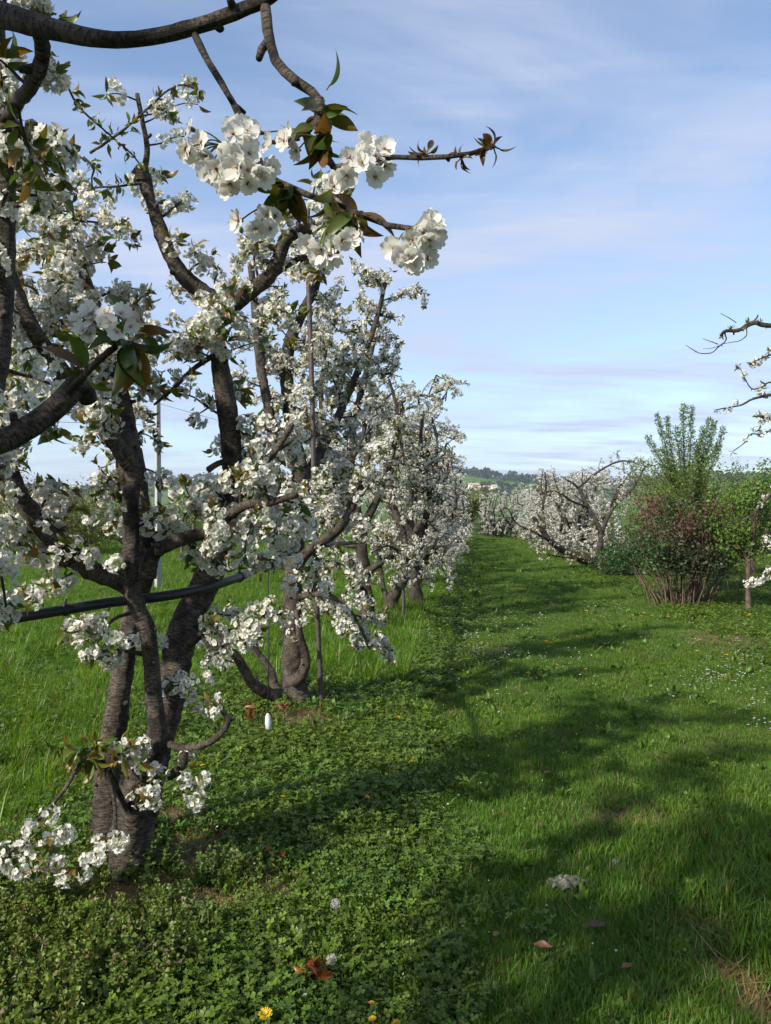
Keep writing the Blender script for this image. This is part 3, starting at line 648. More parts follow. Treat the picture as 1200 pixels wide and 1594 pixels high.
def tree_two():
    t = Tree(202, 1, rowenv(LEFT, 1.0, .32, 3.9, 6.3, 1.6))
    t.limb(pts([(462, 1118, 6.2), (459, 1085, 6.2), (455, 1040, 6.22), (455, 950, 6.25), (458, 880, 6.3), (464, 800, 6.35), (467, 725, 6.38)]), .125, .085, 14, .08, .3, rad=[.125, .112, .088, .08, .077, .073, .07])
    a = t.limb(pts([(467, 730, 6.38), (458, 692, 6.4), (453, 650, 6.4), (446, 587, 6.38), (450, 537, 6.36), (467, 492, 6.34), (490, 450, 6.3), (500, 400, 6.3)]), .075, .03, 12, .09)
    b = t.limb(pts([(440, 830, 6.3), (428, 740, 6.25), (421, 650, 6.2), (408, 587, 6.2), (403, 545, 6.2), (396, 475, 6.2), (390, 410, 6.2)]), .055, .026, 12, .09)
    c = t.limb(pts([(452, 1085, 6.18), (432, 1085, 6.12), (396, 1066, 6.0), (362, 1016, 5.9), (322, 996, 5.8), (300, 975, 5.75)]), .055, .02, 10, .1)
    c2 = t.limb(pts([(450, 1080, 6.3), (430, 1072, 6.35), (417, 1037, 6.4), (385, 997, 6.4), (360, 950, 6.4)]), .042, .016, 10, .1)
    d = t.limb(pts([(458, 1062, 6.1), (470, 1050, 6.0), (476, 1020, 5.95), (467, 990, 5.9), (462, 950, 5.9)]), .05, .02, 10, .1)
    e = t.limb(pts([(458, 880, 6.25), (490, 850, 6.0), (530, 820, 5.85), (560, 760, 5.8), (575, 700, 5.8)]), .05, .02, 10, .1)
    f = t.limb(pts([(466, 760, 6.4), (500, 700, 6.6), (530, 640, 6.8), (560, 570, 6.9), (585, 500, 6.9), (600, 440, 6.9)]), .05, .018, 10, .1)
    g = t.limb(pts([(462, 930, 6.25), (500, 925, 6.0), (535, 940, 5.9), (560, 975, 5.85), (575, 1010, 5.8)]), .03, .010, 8, .1)
    h = t.limb(pts([(466, 770, 6.4), (500, 760, 6.9), (530, 740, 7.3), (560, 690, 7.5), (580, 620, 7.6)]), .045, .016, 10, .1)
    for l, x0, gp, L in ((a, .05, .085, .5), (b, .05, .10, .45), (c, .45, .16, .30), (c2, .5, .18, .28), (d, .5, .14, .26), (e, .15, .085, .46), (f, .1, .075, .5), (g, .15, .06, .32), (h, .2, .09, .5)):
        t.sprout(l, x0, 1, gp * .9, L, .008, 1, .06, .28, .040, leaf=.30, size=.9)
    base = at(459, 1100, 6.2); base[2] = gh(base[0], base[1])
    t.build(base, 'second cherry tree along the left row, pale trunk beside the slim rusty pole', GL)
tree_two()

def row_tree(seed, lod, off, Y, h, half, label, group, trunk_h=.7, dens=1.0, lean=None, nsc=5, tr=.11, place=True, zlow=.16, leaf=.34):
    base = rowpt(off, Y); base[2] = gh(base[0], base[1])
    t = Tree(seed, lod, rowenv(off, half, zlow, h, Y, half * 1.7 + .5)); r = t.r
    top = base + np.array([r.normal(0, .08), r.normal(0, .1), trunk_h]); mid = (base + top) / 2 + r.normal(0, .05, 3)
    t.limb([base - [0, 0, .05], mid, top], tr, tr * .8, 12, .09, .35)
    L = []
    for i in range(nsc):
        a = 2 * pi * (i + r.uniform(-.25, .25)) / nsc; rr = half * r.uniform(.45, .85); hz = (h - trunk_h) * r.uniform(.72, .95)
        st = base + (top - base) * r.uniform(.7, 1.0); P = [st]
        for k in (.2, .4, .6, .8, 1.0):
            P.append(st + np.array([cos(a) * rr * k ** .55, sin(a) * rr * 1.2 * k ** .55, hz * k ** 1.15]) + r.normal(0, .11, 3))
        L.append(t.limb(P, tr * .62, .02, 10, .1))
        # a low side limb that hangs outward
        if i % 2 == 0:
            a2 = a + r.uniform(-.6, .6); q = st + [cos(a2) * half * .45, sin(a2) * half * .6, .12]
            L.append(t.limb([st, q, q + [cos(a2) * half * .45, sin(a2) * half * .5, -.05 + r.normal(0, .1)]], tr * .35, .012, 8, .1))
    L.append(t.limb([top, top + [r.normal(0, .1), r.normal(0, .1), (h - trunk_h) * .45], top + [r.normal(0, .15), r.normal(0, .15), (h - trunk_h) * .9]], tr * .6, .02, 10, .1))
    for l in list(L):      # gnarled secondary limbs reaching sideways
        P_, R_ = l
        for _ in range(3):
            i = r.integers(len(P_) // 4, len(P_)); b_ = r.uniform(0, 2 * pi); ln = half * r.uniform(.3, .62); q1 = P_[i] + np.array([cos(b_) * ln * .5, sin(b_) * ln * .5, .10]) + r.normal(0, .05, 3); q2 = q1 + np.array([cos(b_ + r.normal(0, .5)) * ln * .5, sin(b_) * ln * .5, r.uniform(-.05, .3)])
            if t.env(q2): L.append(t.limb([P_[i], q1, q2], min(R_[i] * .7, .035), .010, 8, .14))
    gp = {1: .13, 2: .17, 3: .185}[lod] / dens; bg = {1: .055, 2: .052, 3: .078}[lod]
    for l in L: t.sprout(l, .12, 1.0, gp, half * .50, .009, 1, .04, .32, bg, leaf=leaf, size={1: 1, 2: .82, 3: .98}[lod])
    return t.build(base, label, group)
def traced(seed, limbs, off, half, zmin, zmax, basepx, label, gap=.122, L=.5):
    """limbs: (pixels with depth, r0, r1, first blossom); the first one is the trunk"""
    bx = at(*basepx); t = Tree(seed, 2, rowenv(bx[0] - ROW * bx[1], half, zmin, zmax, bx[1], half * 1.7)); out = []
    for k, (p, r0, r1, b0) in enumerate(limbs): out.append((t.limb(pts(p), r0, r1, 14, .13, .35 if k == 0 else 0), b0))
    for l, b0 in list(out):
        P_, R_ = l
        for _ in range(3):
            i = t.r.integers(len(P_) // 2, len(P_)); q1 = P_[i] + t.r.normal(0, .17, 3); q2 = q1 + t.r.normal(0, .2, 3) + [0, 0, .08]
            if b0 < 1 and t.env(q2): out.append((t.limb([P_[i], q1, q2], min(R_[i] * .7, .035), .010, 8, .14), .1))
    for l, b0 in out:
        if b0 < 1: t.sprout(l, b0, 1, gap, L, .009, 1, .06, .28, .054, leaf=.34, size=.82)
    base = bx; base[2] = gh(base[0], base[1]); t.build(base, label, GL)
traced(31, [([(575, 992, 10.2), (570, 950, 10.2), (566, 900, 10.2), (562, 850, 10.2), (553, 790, 10.25)], .105, .07, 1), ([(553, 795, 10.25), (545, 730, 10.3), (550, 660, 10.3), (565, 600, 10.3), (580, 540, 10.3), (590, 500, 10.3)], .075, .022, .1),
            ([(553, 795, 10.25), (525, 740, 10.0), (505, 670, 9.9), (500, 600, 9.9), (510, 530, 9.9)], .065, .02, .1), ([(566, 895, 10.15), (590, 878, 9.9), (612, 862, 9.7), (640, 848, 9.6), (655, 830, 9.6)], .055, .018, .35), ([(562, 850, 10.2), (535, 845, 10.6), (510, 820, 10.9), (490, 790, 11)], .05, .016, .3),
            ([(560, 830, 10.2), (590, 770, 10.0), (612, 700, 9.95), (618, 640, 9.9), (605, 590, 9.9)], .06, .018, .15), ([(568, 915, 10.2), (545, 915, 9.8), (530, 935, 9.6), (520, 965, 9.5)], .03, .010, .3), ([(553, 795, 10.25), (570, 700, 10.8), (580, 620, 11), (560, 550, 11.1)], .055, .018, .1)],
       LEFT, 1.0, .15, 4.25, (575, 988, 10.2), 'third cherry tree along the left row, dark bare base in tall grass')
traced(32, [([(602, 973, 11.5), (606, 945, 11.5), (620, 912, 11.5), (636, 884, 11.5), (642, 860, 11.5)], .10, .07, 1), ([(640, 870, 11.5), (655, 845, 11.4), (664, 800, 11.3), (668, 750, 11.3), (655, 690, 11.3), (660, 640, 11.3)], .065, .02, .2), ([(640, 872, 11.5), (628, 830, 11.7), (612, 780, 11.8), (610, 720, 11.8), (625, 660, 11.8)], .06, .02, .15),
            ([(636, 885, 11.5), (660, 872, 11.2), (675, 850, 11.0), (684, 830, 11)], .045, .015, .3), ([(606, 940, 11.5), (594, 905, 11.8), (590, 860, 12), (580, 800, 12)], .05, .016, .3), ([(664, 800, 11.3), (680, 770, 11.2), (684, 740, 11.2)], .03, .012, .1)],
       LEFT, .95, .15, 3.6, (602, 970, 11.5), 'leaning cherry tree just behind the dark third trunk of the left row')
traced(33, [([(648, 946, 13.3), (645, 915, 13.3), (643, 880, 13.3), (641, 840, 13.3)], .125, .085, 1), ([(641, 845, 13.3), (637, 790, 13.3), (640, 730, 13.3), (632, 680, 13.3), (623, 625, 13.3)], .08, .04, .1), ([(623, 628, 13.3), (640, 616, 13.3), (662, 616, 13.2), (688, 622, 13.2)], .035, .015, .1), ([(623, 628, 13.3), (605, 632, 13.4), (590, 645, 13.4)], .03, .014, .1),
            ([(641, 840, 13.3), (662, 800, 13.1), (675, 750, 13.0), (680, 690, 13.0), (672, 650, 13)], .065, .02, .1), ([(641, 842, 13.3), (618, 800, 13.6), (606, 740, 13.8), (612, 680, 13.9)], .06, .02, .15), ([(643, 870, 13.3), (668, 858, 13), (688, 850, 12.9), (694, 862, 12.9)], .05, .015, .2), ([(675, 750, 13.0), (690, 720, 13), (694, 690, 13)], .03, .012, .1), ([(640, 730, 13.3), (652, 690, 13.8), (655, 650, 14)], .04, .015, .1)],
       LEFT, .95, .15, 3.95, (648, 944, 13.3), 'cherry tree with a stout stump-like trunk and a gnarled flat top, left row')
row_tree(34, 2, LEFT + .1, 16.0, 3.55, .95, 'cherry tree behind the flat-topped one in the left row', GL, .6, 1.0)
far_l = [(18.5, 3.3), (21, 3.2), (23.5, 3.1), (26.2, 3.1), (29, 3.0), (32, 3.0), (35, 2.9), (38.5, 2.8), (42, 2.8)]
proto = [row_tree(41 + k, 3, LEFT + .1, far_l[k][0], far_l[k][1], .95, 'one of the small merged blossoming trees at the far end of the left row', GL, .5, 1.0, nsc=5) for k in range(3)]
for k in range(3, 9):
    b = rowpt(LEFT + .1, far_l[k][0])
    copy_thing(proto[k % 3], b, pi if k % 2 else 0, (1, 1, far_l[k][1] / far_l[k % 3][1]), 'one of the small merged blossoming trees at the far end of the left row', GL)

# the tree beside the camera: only its outer limbs and sprays reach into the picture
def tree_near():
    t = Tree(77, 1, rowenv(LEFT, 1.15, .5, 4.3, .4, 2.0))
    base = np.array([-1.55, .05, 0]); base[2] = gh(base[0], base[1])
    crown = base + [0.05, .1, .8]
    t.limb([base - [0, 0, .05], base + [0, .02, .4], crown], .13, .11, 18, .08, .3)
    top = t.limb([crown, base + [.1, .35, 1.5], base + [.15, .65, 2.1]] + pts([(-170, 30, 1.5), (-60, 12, 1.42), (0, 22, 1.36), (60, 40, 1.33), (150, 60, 1.3), (225, 59, 1.28), (300, 42, 1.26), (370, 18, 1.24), (425, -6, 1.22), (480, -60, 1.2), (560, -150, 1.2)]), .06, .010, 14, .06,
                 rad=[.06, .046, .034, .026, .024, .0215, .0180, .0140, .0126, .0122, .0112, .0090, .0085, .007])
    hook = t.limb(pts([(412, 4, 1.23), (418, 55, 1.2), (430, 95, 1.18), (455, 122, 1.16), (490, 146, 1.14), (499, 160, 1.13)]), .0085, .0075, 10, .12)
    t.limb(pts([(418, 62, 1.2), (408, 76, 1.19), (402, 90, 1.18)]), .007, .0065, 8, .2)
    hook2 = t.limb(pts([(497, 155, 1.13), (497, 190, 1.12), (502, 230, 1.11), (520, 262, 1.10)]), .0075, .005, 8, .12)
    hang = t.limb(pts([(304, 54, 1.26), (318, 85, 1.22), (345, 130, 1.18), (374, 182, 1.14), (395, 235, 1.12), (425, 280, 1.10), (440, 290, 1.09)]), .0062, .0042, 8, .12)
    budtw = t.limb(pts([(520, 262, 1.10), (560, 252, 1.08), (600, 245, 1.06), (660, 246, 1.05), (710, 243, 1.04), (745, 236, 1.03), (768, 228, 1.02)]), .0045, .003, 7, .1)
    spray = t.limb(pts([(430, 282, 1.10), (470, 300, 1.08), (520, 318, 1.06), (570, 338, 1.04), (610, 352, 1.03), (640, 356, 1.02)]), .005, .0035, 7, .12)
    vert = t.limb([crown, base + [.15, .8, 1.25]] + pts([(-110, 860, 1.75), (-20, 620, 1.95), (2, 470, 2.0), (6, 330, 2.02), (2, 200, 2.04), (-6, 60, 2.05), (-30, -120, 2.05)]), .055, .02, 14, .08)
    s1 = t.limb(pts([(58, 44, 1.33), (66, 70, 1.36), (62, 105, 1.4), (44, 140, 1.5), (22, 165, 1.65), (4, 215, 2.0)]), .013, .015, 10, .1)
    s2 = t.limb(pts([(4, 170, 2.0), (28, 204, 1.98), (58, 224, 1.95), (85, 208, 1.92)]), .02, .016, 10, .12)
    t.limb(pts([(52, 222, 1.95), (49, 205, 1.94), (50, 190, 1.93)]), .017, .017, 10, .1)
    low = t.limb([crown + [0, .02, -.1], base + [.2, .55, 1.35]] + pts([(-200, 735, 1.3), (-80, 706, 1.42), (0, 688, 1.48), (40, 668, 1.5), (80, 640, 1.52), (108, 612, 1.53), (122, 592, 1.53)]), .055, .024, 16, .05, rad=[.05, .042, .032, .027, .024, .023, .0225, .0225, .019])
    t.limb(pts([(115, 600, 1.53), (127, 588, 1.53), (131, 598, 1.54), (137, 612, 1.56), (136, 622, 1.57)]), .02, .018, 12, .1)
    lowtw = t.limb(pts([(108, 608, 1.5), (135, 580, 1.44), (160, 556, 1.40), (180, 540, 1.37)]), .0075, .0055, 9, .12)
    lft = t.limb([crown, base + [-.4, .2, 1.6], base + [-.6, .1, 2.6], base + [-.7, .1, 3.5]], .055, .02, 10, .1)
    bck = t.limb([crown, base + [.1, -.5, 1.6], base + [.3, -.9, 2.6], base + [.4, -1.1, 3.5]], .055, .02, 10, .1)
    hi = t.limb([base + [.1, .35, 1.5], base + [.2, .4, 2.6], base + [.35, .5, 3.3], base + [.6, .6, 4.0]], .04, .016, 10, .1)
    bk2 = t.limb([crown, base + [.5, -.5, 1.5], base + [.9, -.9, 2.2], base + [1.1, -1.2, 2.9]], .045, .016, 10, .1)
    env0 = t.env
    def away(p):
        px = 600 + p[0] / max(p[1], .05) * F; py = 797 - (p[2] - EYE) / max(p[1], .05) * F
        return env0(p) and not (p[1] > .1 and -80 < px < 1300 and -60 < py < 1700)
    t.env = away
    for l, x0, gp, L in ((lft, .2, .075, .55), (bck, .2, .07, .55), (hi, .2, .07, .55), (bk2, .2, .07, .55), (vert, .1, .12, .35)): t.sprout(l, x0, 1, gp, L, .008, 1, .1, .25, .06)
    t.env = env0
    t.sprout(vert, .45, 1, .085, .30, .006, 1, .05, .25, .05); t.sprout(s1, .1, .9, .10, .16, .004, 0, .1, .25, .05, leaf=.9, p=.4); t.sprout(s2, .1, 1, .05, .16, .004, 0, .1, .2, .045)
    t.bloom_along(top, .45, .62, .09, .7, .8, .15); 
    r = t.build(base, 'cherry tree beside the viewer whose smooth dark limbs arch over the top left', GL)
    rng = np.random.default_rng(9)
    F0 = [flower(1.0, rng, 0) for _ in range(9)]
    mg = bpy.data.materials
    def part(name, g, mat):
        me = g.mesh(name, mat); co = np.empty(len(me.vertices) * 3, np.float32); me.vertices.foreach_get('co', co)
        me.vertices.foreach_set('co', (co.reshape(-1, 3) - np.asarray(base, np.float32)).ravel()); me.update(); return link(name, me, r)
    def bunch(fl, spur, size):
        """flowers at pixels fl (px,py,depth), hung from a spur"""
        g = Geo(); gs = Geo(); S = at(*spur)
        fl = list(fl) + [(a + rng.normal(0, 9), b + rng.normal(0, 9), c + .014) for a, b, c in fl if rng.random() < .45]
        for (px, py, Y) in fl:
            p = at(px, py, Y) + rng.normal(0, .004, 3); d = unit(unit(p - S) * .8 + rng.normal(0, .35, 3) + np.array([-.05, -.35, .05]))
            V, T, C = F0[rng.integers(0, 9)]; R = frames(d[None], rng.uniform(0, 6.28, 1))[0]; g.add(V @ R.T * size * rng.uniform(.9, 1.1) + p, T, C * rng.uniform(.94, 1.02))
            q = (S + p) / 2 + [0, 0, .006]; b = p - d * size * .12
            V, T, B = tube(*smooth_path([S, q, b], [.0011, .001, .0013], .008), 5, rng, 0); gs.add(V, T, (.13, .17, .04))
            V, T, B = tube([b - d * .006, b - d * .002, b + d * .002], [.0014, .003, .0032], 6, rng, 0); gs.add(V, T, (.16, .10, .05))
        o = part('blossom_cluster', g, M['petal']); st = part('flower_stalks', gs, M['green']); st.parent = o
    def leaves(tuftpx, n, L, spread, down, cset):
        g = Geo(); S = at(*tuftpx)
        for _ in range(n):
            c0, c1 = cset[rng.integers(0, len(cset))]; k = rng.uniform(.8, 1.2)
            V, T, C = leaf_t(L * rng.uniform(.75, 1.3), L * rng.uniform(.30, .42), .55, rng.uniform(.3, .8), np.array(c0) * k, np.array(c1) * k, 9)
            d = unit(rng.normal(0, 1, 3) * spread + np.array([0, -.15, -down])); R = frames(d[None], rng.uniform(0, 6.28, 1))[0]
            V2 = V @ R.T + S + d * .006; g.add(V2, T, C)
            V, T, B = tube([S, S + d * .004, S + d * .009], [.0012, .0011, .0010], 5, rng, 0); g.add(V, T, (.2, .1, .04))
        part('leaf_cluster', g, M['leaf'])
    BR = [((.06, .10, .016), (.12, .075, .018)), ((.065, .11, .016), (.10, .095, .018)), ((.09, .06, .02), (.13, .06, .02)), ((.055, .11, .016), (.08, .12, .018))]
    GR_ = [((.05, .085, .012), (.085, .085, .014)), ((.045, .085, .012), (.06, .10, .014)), ((.09, .08, .016), (.17, .075, .018))]
    bunch([(300, 205, 1.02), (290, 225, 1.0), (312, 218, 1.01), (318, 240, 1.02), (300, 245, 1.03), (355, 205, .98), (378, 196, 1.0), (388, 212, .99), (362, 232, .97), (390, 238, .98), (372, 258, .97), (398, 262, .99), (345, 270, .98), (360, 287, .98), (325, 268, 1.0), (415, 258, 1.01), (408, 280, 1.0), (380, 280, .98)], (352, 228, 1.05), .0155)
    bunch([(405, 335, 1.04), (392, 345, 1.03), (412, 350, 1.03), (424, 345, 1.05)], (436, 318, 1.08), .0155)
    bunch([(478, 380, 1.02), (500, 388, 1.0), (515, 394, 1.0), (492, 400, 1.01), (525, 384, 1.02), (545, 372, 1.03), (555, 360, 1.04)], (512, 350, 1.05), .0155)
    bunch([(540, 250, 1.06), (560, 235, 1.05), (575, 250, 1.04), (592, 240, 1.05), (555, 265, 1.04), (580, 268, 1.05), (535, 275, 1.06), (596, 256, 1.06), (570, 222, 1.07), (520, 285, 1.07)], (535, 262, 1.10), .0155)
    bunch([(452, 210, 1.1), (440, 222, 1.09), (430, 215, 1.1), (460, 232, 1.1), (470, 222, 1.11)], (494, 215, 1.12), .0155)
    bunch([(655, 350, .98), (668, 345, .98), (672, 360, .99), (650, 375, .97), (640, 392, .96), (660, 380, .98), (625, 405, .97), (650, 402, .97), (668, 395, .99), (612, 392, .98), (635, 410, .97), (672, 375, 1.0)], (638, 358, 1.01), .0155)
    bunch([(135, 492, 1.34), (128, 510, 1.33), (142, 515, 1.33), (120, 500, 1.36), (172, 498, 1.30), (190, 490, 1.30), (182, 512, 1.29), (165, 510, 1.31), (200, 505, 1.31), (150, 500, 1.33)], (178, 535, 1.38), .0175)
    leaves((496, 178, 1.12), 12, .054, .7, .45, BR); leaves((498, 205, 1.11), 11, .058, .5, .9, BR); leaves((445, 285, 1.09), 15, .062, .5, .9, GR_ + BR[:2]); leaves((515, 300, 1.06), 6, .048, .5, .8, BR)
    leaves((552, 332, 1.045), 9, .052, .55, .6, BR); leaves((632, 355, 1.02), 6, .045, .6, .5, BR); leaves((352, 240, 1.04), 4, .06, .4, .7, BR); leaves((508, 140, 1.13), 1, .05, .3, -.6, GR_)
    leaves((205, 532, 1.37), 15, .085, .55, .85, GR_); leaves((210, 515, 1.36), 8, .075, .6, -.25, GR_ + BR[2:3]); leaves((132, 578, 1.44), 6, .07, .7, -.1, BR)
    for px, py, Y, n, L in ((663, 240, 1.05, 9, .020), (718, 246, 1.04, 8, .016), (768, 228, 1.02, 12, .021), (750, 234, 1.03, 7, .02)): leaves((px, py, Y), n, L, .8, -.1, [((.05, .05, .018), (.14, .045, .03)), ((.06, .07, .018), (.10, .05, .025))])
tree_near()
row_tree(55, 2, LEFT, -3.1, 3.8, 1.05, 'cherry tree of the left row standing behind the viewer', GL, .7, 1.0)

# ------------------------------------------------------------------ cherry trees: right row
def tree_wide():
    """spreading tree behind the rose bush"""
    t = Tree(303, 2, lambda p: .3 < p[2] < 3.35 and 18.4 < p[1] < 25.5)
    A = t.limb(pts([(955, 896, 21.6), (930, 880, 21.5), (895, 866, 21.2), (870, 852, 21.0), (850, 835, 20.9), (830, 805, 20.8)]), .16, .05, 14, .1, .2)
    B = t.limb(pts([(925, 878, 21.5), (935, 830, 21.8), (915, 790, 21.9), (900, 760, 22), (880, 745, 22)]), .09, .03, 12, .1)
    C = t.limb(pts([(935, 830, 21.8), (955, 790, 22), (985, 760, 22.2), (1005, 725, 22.2)]), .06, .025, 10, .1)
    D = t.limb(pts([(950, 893, 21.6), (985, 860, 22.2), (1010, 800, 22.6), (1030, 760, 22.8)]), .09, .03, 10, .1)
    E = t.limb(pts([(850, 835, 20.9), (845, 790, 20.9), (850, 760, 21), (848, 735, 21)]), .045, .02, 10, .1)
    G = t.limb(pts([(900, 760, 22), (930, 735, 22), (965, 718, 22), (995, 722, 22)]), .04, .018, 10, .1)
    H = t.limb(pts([(870, 852, 21), (835, 830, 20.4), (805, 815, 20.2), (790, 790, 20.2)]), .045, .016, 8, .1)
    I = t.limb(pts([(915, 790, 21.9), (890, 780, 21.4), (865, 765, 21.2), (840, 770, 21)]), .045, .016, 8, .1)
    J = t.limb(pts([(940, 886, 21.6), (915, 872, 20.6), (880, 868, 19.8), (850, 862, 19.4)]), .05, .016, 8, .1)
    for l in (A, B, C, D, E, G, H, I, J): t.sprout(l, .12, 1, .14, .50, .011, 1, .16, .15, .11, leaf=1.0, p=.62, size=1.0)
    base = at(955, 893, 21.6); base[2] = gh(base[0], base[1])
    t.build(base, 'wide low cherry tree with a dark trunk leaning left behind the reddish rose bush', GR)
tree_wide()
def spread_tree(seed, Y, h, label, off=RIGHT):
    return row_tree(seed, 3, off, Y, h, 1.75, label, GR, .6, 1.15, nsc=7, tr=.13, leaf=.4)
LBR = 'one of the merged blossoming trees farther along the right row'
pr = [spread_tree(61, 26.5, 3.3, LBR), spread_tree(62, 31, 3.1, LBR)]
for k, (Y, h) in enumerate(((35.5, 3.1), (40, 3.0), (44.5, 3.0))): copy_thing(pr[k % 2], rowpt(RIGHT, Y), (pi, pi, 0)[k], (1, 1, h / 3.2), LBR, GR)
row_tree(64, 3, .65, 47, 3.0, 1.0, 'small cherry tree closing the far end of the grass path', 'cherry trees across the end of the path', .6, 1.0)
row_tree(65, 3, 1.9, 48.5, 3.1, 1.2, 'cherry tree at the far path end, right of the small one before the dark hedge', 'cherry trees across the end of the path', .6, 1.0)

def tree_edge():
    """tree just outside the right edge whose twigs reach into view"""
    Y0 = 8.2; base = np.array([5.15, Y0, 0]); base[2] = gh(base[0], base[1])
    t = Tree(404, 1, lambda p: .5 < p[2] < 3.8 and (p[0] - base[0]) ** 2 + (p[1] - Y0) ** 2 < 2.4)
    top = base + [0, .02, .75]; t.limb([base - [0, 0, .05], base + [.02, 0, .4], top], .13, .1, 14, .09, .3)
    a = t.limb([top, base + [-.15, 0, 1.9], base + [-.35, -.05, 2.9]] + pts([(1255, 525, 8.0), (1225, 510, 7.95), (1190, 506, 7.9), (1172, 503, 7.9), (1150, 514, 7.9), (1130, 515, 7.88), (1122, 522, 7.86)]), .07, .016, 10, .16)
    t.limb(pts([(1128, 518, 7.88), (1130, 530, 7.85), (1118, 540, 7.83), (1108, 549, 7.82), (1090, 550, 7.8), (1078, 544, 7.8), (1067, 537, 7.8)]), .008, .003, 6, .2)
    t.limb(pts([(1118, 536, 7.83), (1105, 531, 7.8), (1094, 527, 7.8)]), .005, .003, 5, .2); t.limb(pts([(1120, 538, 7.83), (1108, 542, 7.8), (1094, 543, 7.8)]), .004, .002, 5, .2)
    t.limb(pts([(1146, 502, 7.9), (1135, 495, 7.9), (1122, 488, 7.9)]), .005, .003, 5, .2); t.limb(pts([(1170, 503, 7.9), (1178, 495, 7.9), (1180, 490, 7.9)]), .010, .006, 6, .2)
    t.limb(pts([(1162, 512, 7.9), (1162, 522, 7.88), (1152, 530, 7.86), (1138, 533, 7.85), (1126, 535, 7.84)]), .006, .003, 5, .2)
    b = t.limb([top, base + [-.2, -.1, 1.5]] + pts([(1260, 600, 8), (1225, 610, 7.9), (1195, 615, 7.9), (1170, 622, 7.86), (1155, 630, 7.84), (1135, 634, 7.82), (1114, 638, 7.8)]), .05, .006, 9, .16)
    b2 = t.limb(pts([(1225, 610, 7.9), (1200, 595, 7.9), (1185, 603, 7.88), (1170, 605, 7.86), (1160, 590, 7.84), (1151, 570, 7.84)]), .012, .003, 6, .16)
    c = t.limb(pts([(1260, 560, 8.1), (1225, 545, 8), (1200, 552, 8), (1180, 560, 8), (1172, 565, 8)]), .02, .006, 7, .16)
    d = t.limb([top, base + [-.25, -.05, 1.3]] + pts([(1250, 665, 8), (1215, 655, 7.9), (1188, 648, 7.9), (1180, 648, 7.9)]), .045, .010, 8, .16)
    d2 = t.limb(pts([(1215, 655, 7.9), (1190, 675, 7.88), (1168, 676, 7.86), (1158, 690, 7.86), (1140, 703, 7.86)]), .010, .004, 6, .16)
    e = t.limb([top, base + [-.2, -.3, 1.15]] + pts([(1235, 745, 7.6), (1205, 765, 7.5), (1190, 780, 7.48), (1172, 800, 7.46), (1150, 812, 7.45), (1128, 815, 7.45)]), .05, .006, 9, .14)
    f = t.limb([top, base + [-.2, -.2, .95]] + pts([(1260, 860, 7.6), (1215, 850, 7.5), (1188, 848, 7.5)]), .03, .008, 7, .14)
    g = t.limb([top - [0, 0, .1]] + pts([(1270, 900, 7.5), (1215, 880, 7.4), (1185, 905, 7.35), (1162, 905, 7.35)]), .025, .005, 7, .14)
    t.bloom_along(a, .7, 1, .10, .8, .8, .25); t.bloom_along(b, .55, 1, .09, .9, .5, .6); t.bloom_along(b2, .3, 1, .07, .9, .5, .5); t.bloom_along(c, .2, 1, .06, 1, .4); t.bloom_along(d, .6, 1, .05, 1, .4); t.bloom_along(d2, .2, .9, .06, 1, .4, .5)
    t.bloom_along(e, .5, .9, .12, 1, .2, .5); t.bloom_along(f, .5, 1, .04, 1.1, .3); t.bloom_along(g, .5, 1, .05, 1.1, .3)
    t.sprout(f, .4, 1, .06, .14, .005, 0, .1, .2, .045, leaf=.3); t.sprout(d, .5, 1, .07, .16, .005, 0, -.1, .2, .05, leaf=.3); t.sprout(g, .4, 1, .08, .14, .004, 0, 0, .2, .045, leaf=.3); t.sprout(c, .2, 1, .08, .16, .004, 0, .1, .2, .05)
    for l, z in ((a, .4), (b, .3), (d, .3), (e, .3)): t.sprout(l, .05, z, .12, .4, .008, 1, .1, .2, .08)
    o = t.limb([top, base + [.4, .2, 1.7], base + [.7, .3, 2.8]], .06, .02, 10, .1); t.sprout(o, .1, 1, .12, .5, .008, 1, .1, .2, .08)
    o = t.limb([top, base + [.1, -.5, 1.5], base + [.2, -.8, 2.6]], .06, .02, 10, .1); t.sprout(o, .1, 1, .12, .5, .008, 1, .1, .2, .08)
    t.build(base, 'cherry tree at the right edge reaching sparse knobbly twigs and a few blossoms into view', GR)
tree_edge()

